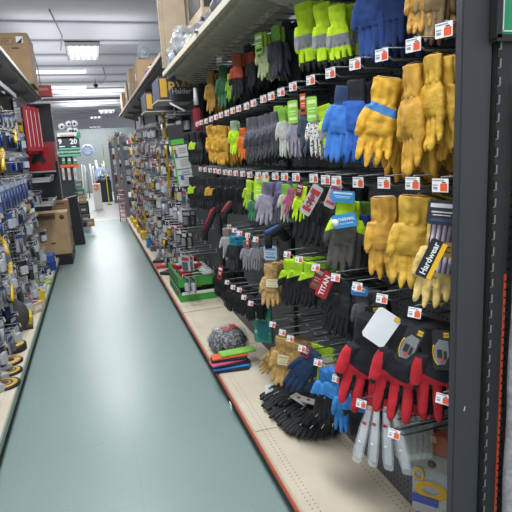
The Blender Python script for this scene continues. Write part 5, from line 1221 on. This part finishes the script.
# hose coils
for i, (px, py, r_) in enumerate([(87.5, 150, .36), (101, 174, .42)]):
    yv = 24.0 if i == 0 else 22.0
    p = aty(px, py, yv); r_ = 5.5*mpp(p)*(.95 if i == 0 else 1.05)
    t = root('hose_coil', p, 0, ['upper pale blue hose coil hanging on the far grey wall', 'lower pale blue hose coil hanging before the far grey wall'][i], 'hose')
    bm = bmesh.new()
    for q in range(4):
        rr_ = r_*(.72+.09*q); bm_tube(bm, [(rr_*math.cos(a_), .05*(q % 2), rr_*math.sin(a_)) for a_ in [k_*2*PI/24 for k_ in range(25)]], .03, n=6)
    obj('hose', bm, mat('hose_blue', '#8a9cc4', .5), t)
    bm = bmesh.new(); bm_tube(bm, [(0, .1, r_*.9), (0, .1, r_*1.4)], .015, n=5); obj('hook', bm, DARK, t)
t = root('partition_panel', (0, 25.5, 0), 0, 'grey display wall across the far end behind the hose coils', 'panel')
obj('board', B(((.3, .1, 1.45), (5.2, .1, 2.9), dict(bev=.01))), mat('partition_grey', '#6c7373', .7, kind='soft'), t)
# pipes leaning
rnd = random.Random(3)
for i in range(14):
    px = 82+i*1.75; yv = 22.5+.1*i
    a = aty(px+rnd.uniform(-1, 1), 160+rnd.uniform(0, 8), yv); b_ = Vector((a.x+rnd.uniform(-.15, .15), yv-.3, .0))
    c_ = ['#b0b4b0', '#7f8a86', '#9ca09a', '#4c5656'][i % 4]
    t = root('leaning_pipe', b_, 0, ['pale', 'grey green', 'light grey', 'dark'][i % 4]+' long tube leaning on the far wall', 'tube', ['pale', 'grey green', 'light grey', 'dark'][i % 4]+' tubes leaning on the far wall')
    bm = bmesh.new(); bm_tube(bm, [(0, 0, 0), a-b_], .022+.012*(i % 3), n=7); obj('tube', bm, mat('tube_tone', c_, .4), t)
t = root('black_bin', (aty(104, 185, 20).x, 20, 0), 0, 'black bin of goods at the far right of the pale floor', 'bin'); obj('bin', B(((0, 0, .4), (.5, .5, .8), dict(bev=.03))), mat('bin_black', '#202328', .6), t); obj('bin_goods', (lambda b: (lump(b, (0, 0, .85), (.22, .22, .12), 3, .4), b)[1])(bmesh.new()), mat('bin_goods', '#5a6068', .6), t)
# far right racks beyond the run
for i, (y, x, c, lab) in enumerate([(14.3, .74, '#5a5e63', 'grey upright rack panel just beyond the right gondola'), (16.5, .70, '#6a6e72', 'second grey rack panel farther down the right aisle'), (19.0, .62, '#5a6064', 'third rack panel near the far wall on the right')]):
    t = root('rack_panel', (x, y, 0), 0, lab, 'rack'); 
    obj('panel', B(((.05, 0, 1.05), (.10, .05, 2.1), dict(bev=.01)), ((.48, .7, 1.05), (.02, 1.4, 2.1))), mat('rack_tone', c, .6), t)
    for q in range(5):
        obj('rack_shelf', B(((.25, .7, .25+.42*q), (.46, 1.3, .03))), mat('rack_shelf_tone', '#55585c', .6), t)
rnd = random.Random(8)
for i in range(3):
    for q in range(5):
        for k_ in range(4):
            y = [14.3, 16.5, 19.0][i]+.25+k_*.28; x = [.74, .70, .62][i]+.14
            h = rnd.uniform(.12, .28); nm, c = rnd.choice([('red', '#8a3a34'), ('white', '#a8a8a4'), ('brown', '#8a6c50'), ('dark', '#2c3036'), ('yellow', '#b89a34'), ('grey', '#73777c')])
            o = obj('shelf_box', B(((0, 0, h/2), (.2, .2, h), dict(bev=.005)), ((-.101, 0, h/2), (.003, .12, h*.4))), mat('shelf_box_tone', c, .6, kind='card'), None, (x, y, .265+.42*q)); tag(o, nm+' carton on the racks beyond the right gondola', 'carton', nm+' cartons on the racks beyond the right gondola')
for i, (px, py) in enumerate([(112, 132), (118, 128), (108, 137)]):
    p = aty(px, py, 14.6+i); bag((p.x+.1, p.y, 2.10), (.09, .14, .08), 20+i, ['dark and white', 'pinkish', 'pale'][i]+' wrapped bundle on top of the racks beyond the gondola', ['#3c3e46', '#a8807a', '#b8a890'][i])
t = root('yellow_post', (aty(104, 160, 19).x, 18.5, 0), 0, 'thin yellow vertical post by the far right racks', 'post'); obj('post', B(((0, 0, 1.0), (.03, .03, 2.0))), mat('post_bright_yellow', '#c8c040', .5), t); obj('post_foot', B(((0, 0, .01), (.14, .14, .02))), DARK, t)
t = root('red_display', (.60, 13.3, 0), 0, 'pinkish red slatted stand beside the far end of the right gondola', 'stand')
bm = bmesh.new()
for q in range(7): bm_box(bm, (0, 0, .12+.11*q), (.16, .2, .02))
obj('slat', bm, mat('stand_pink', '#a86a64', .5), t)
for sx_ in (-1, 1):
    for sy_ in (-1, 1): obj('leg', B(((sx_*.07, sy_*.09, .42), (.014, .014, .84))), mat('leg_red', '#8a3a38', .5), t)
SC.view_settings.view_transform = 'Standard'
SC.view_settings.exposure = 0
SC.view_settings.look = 'None'
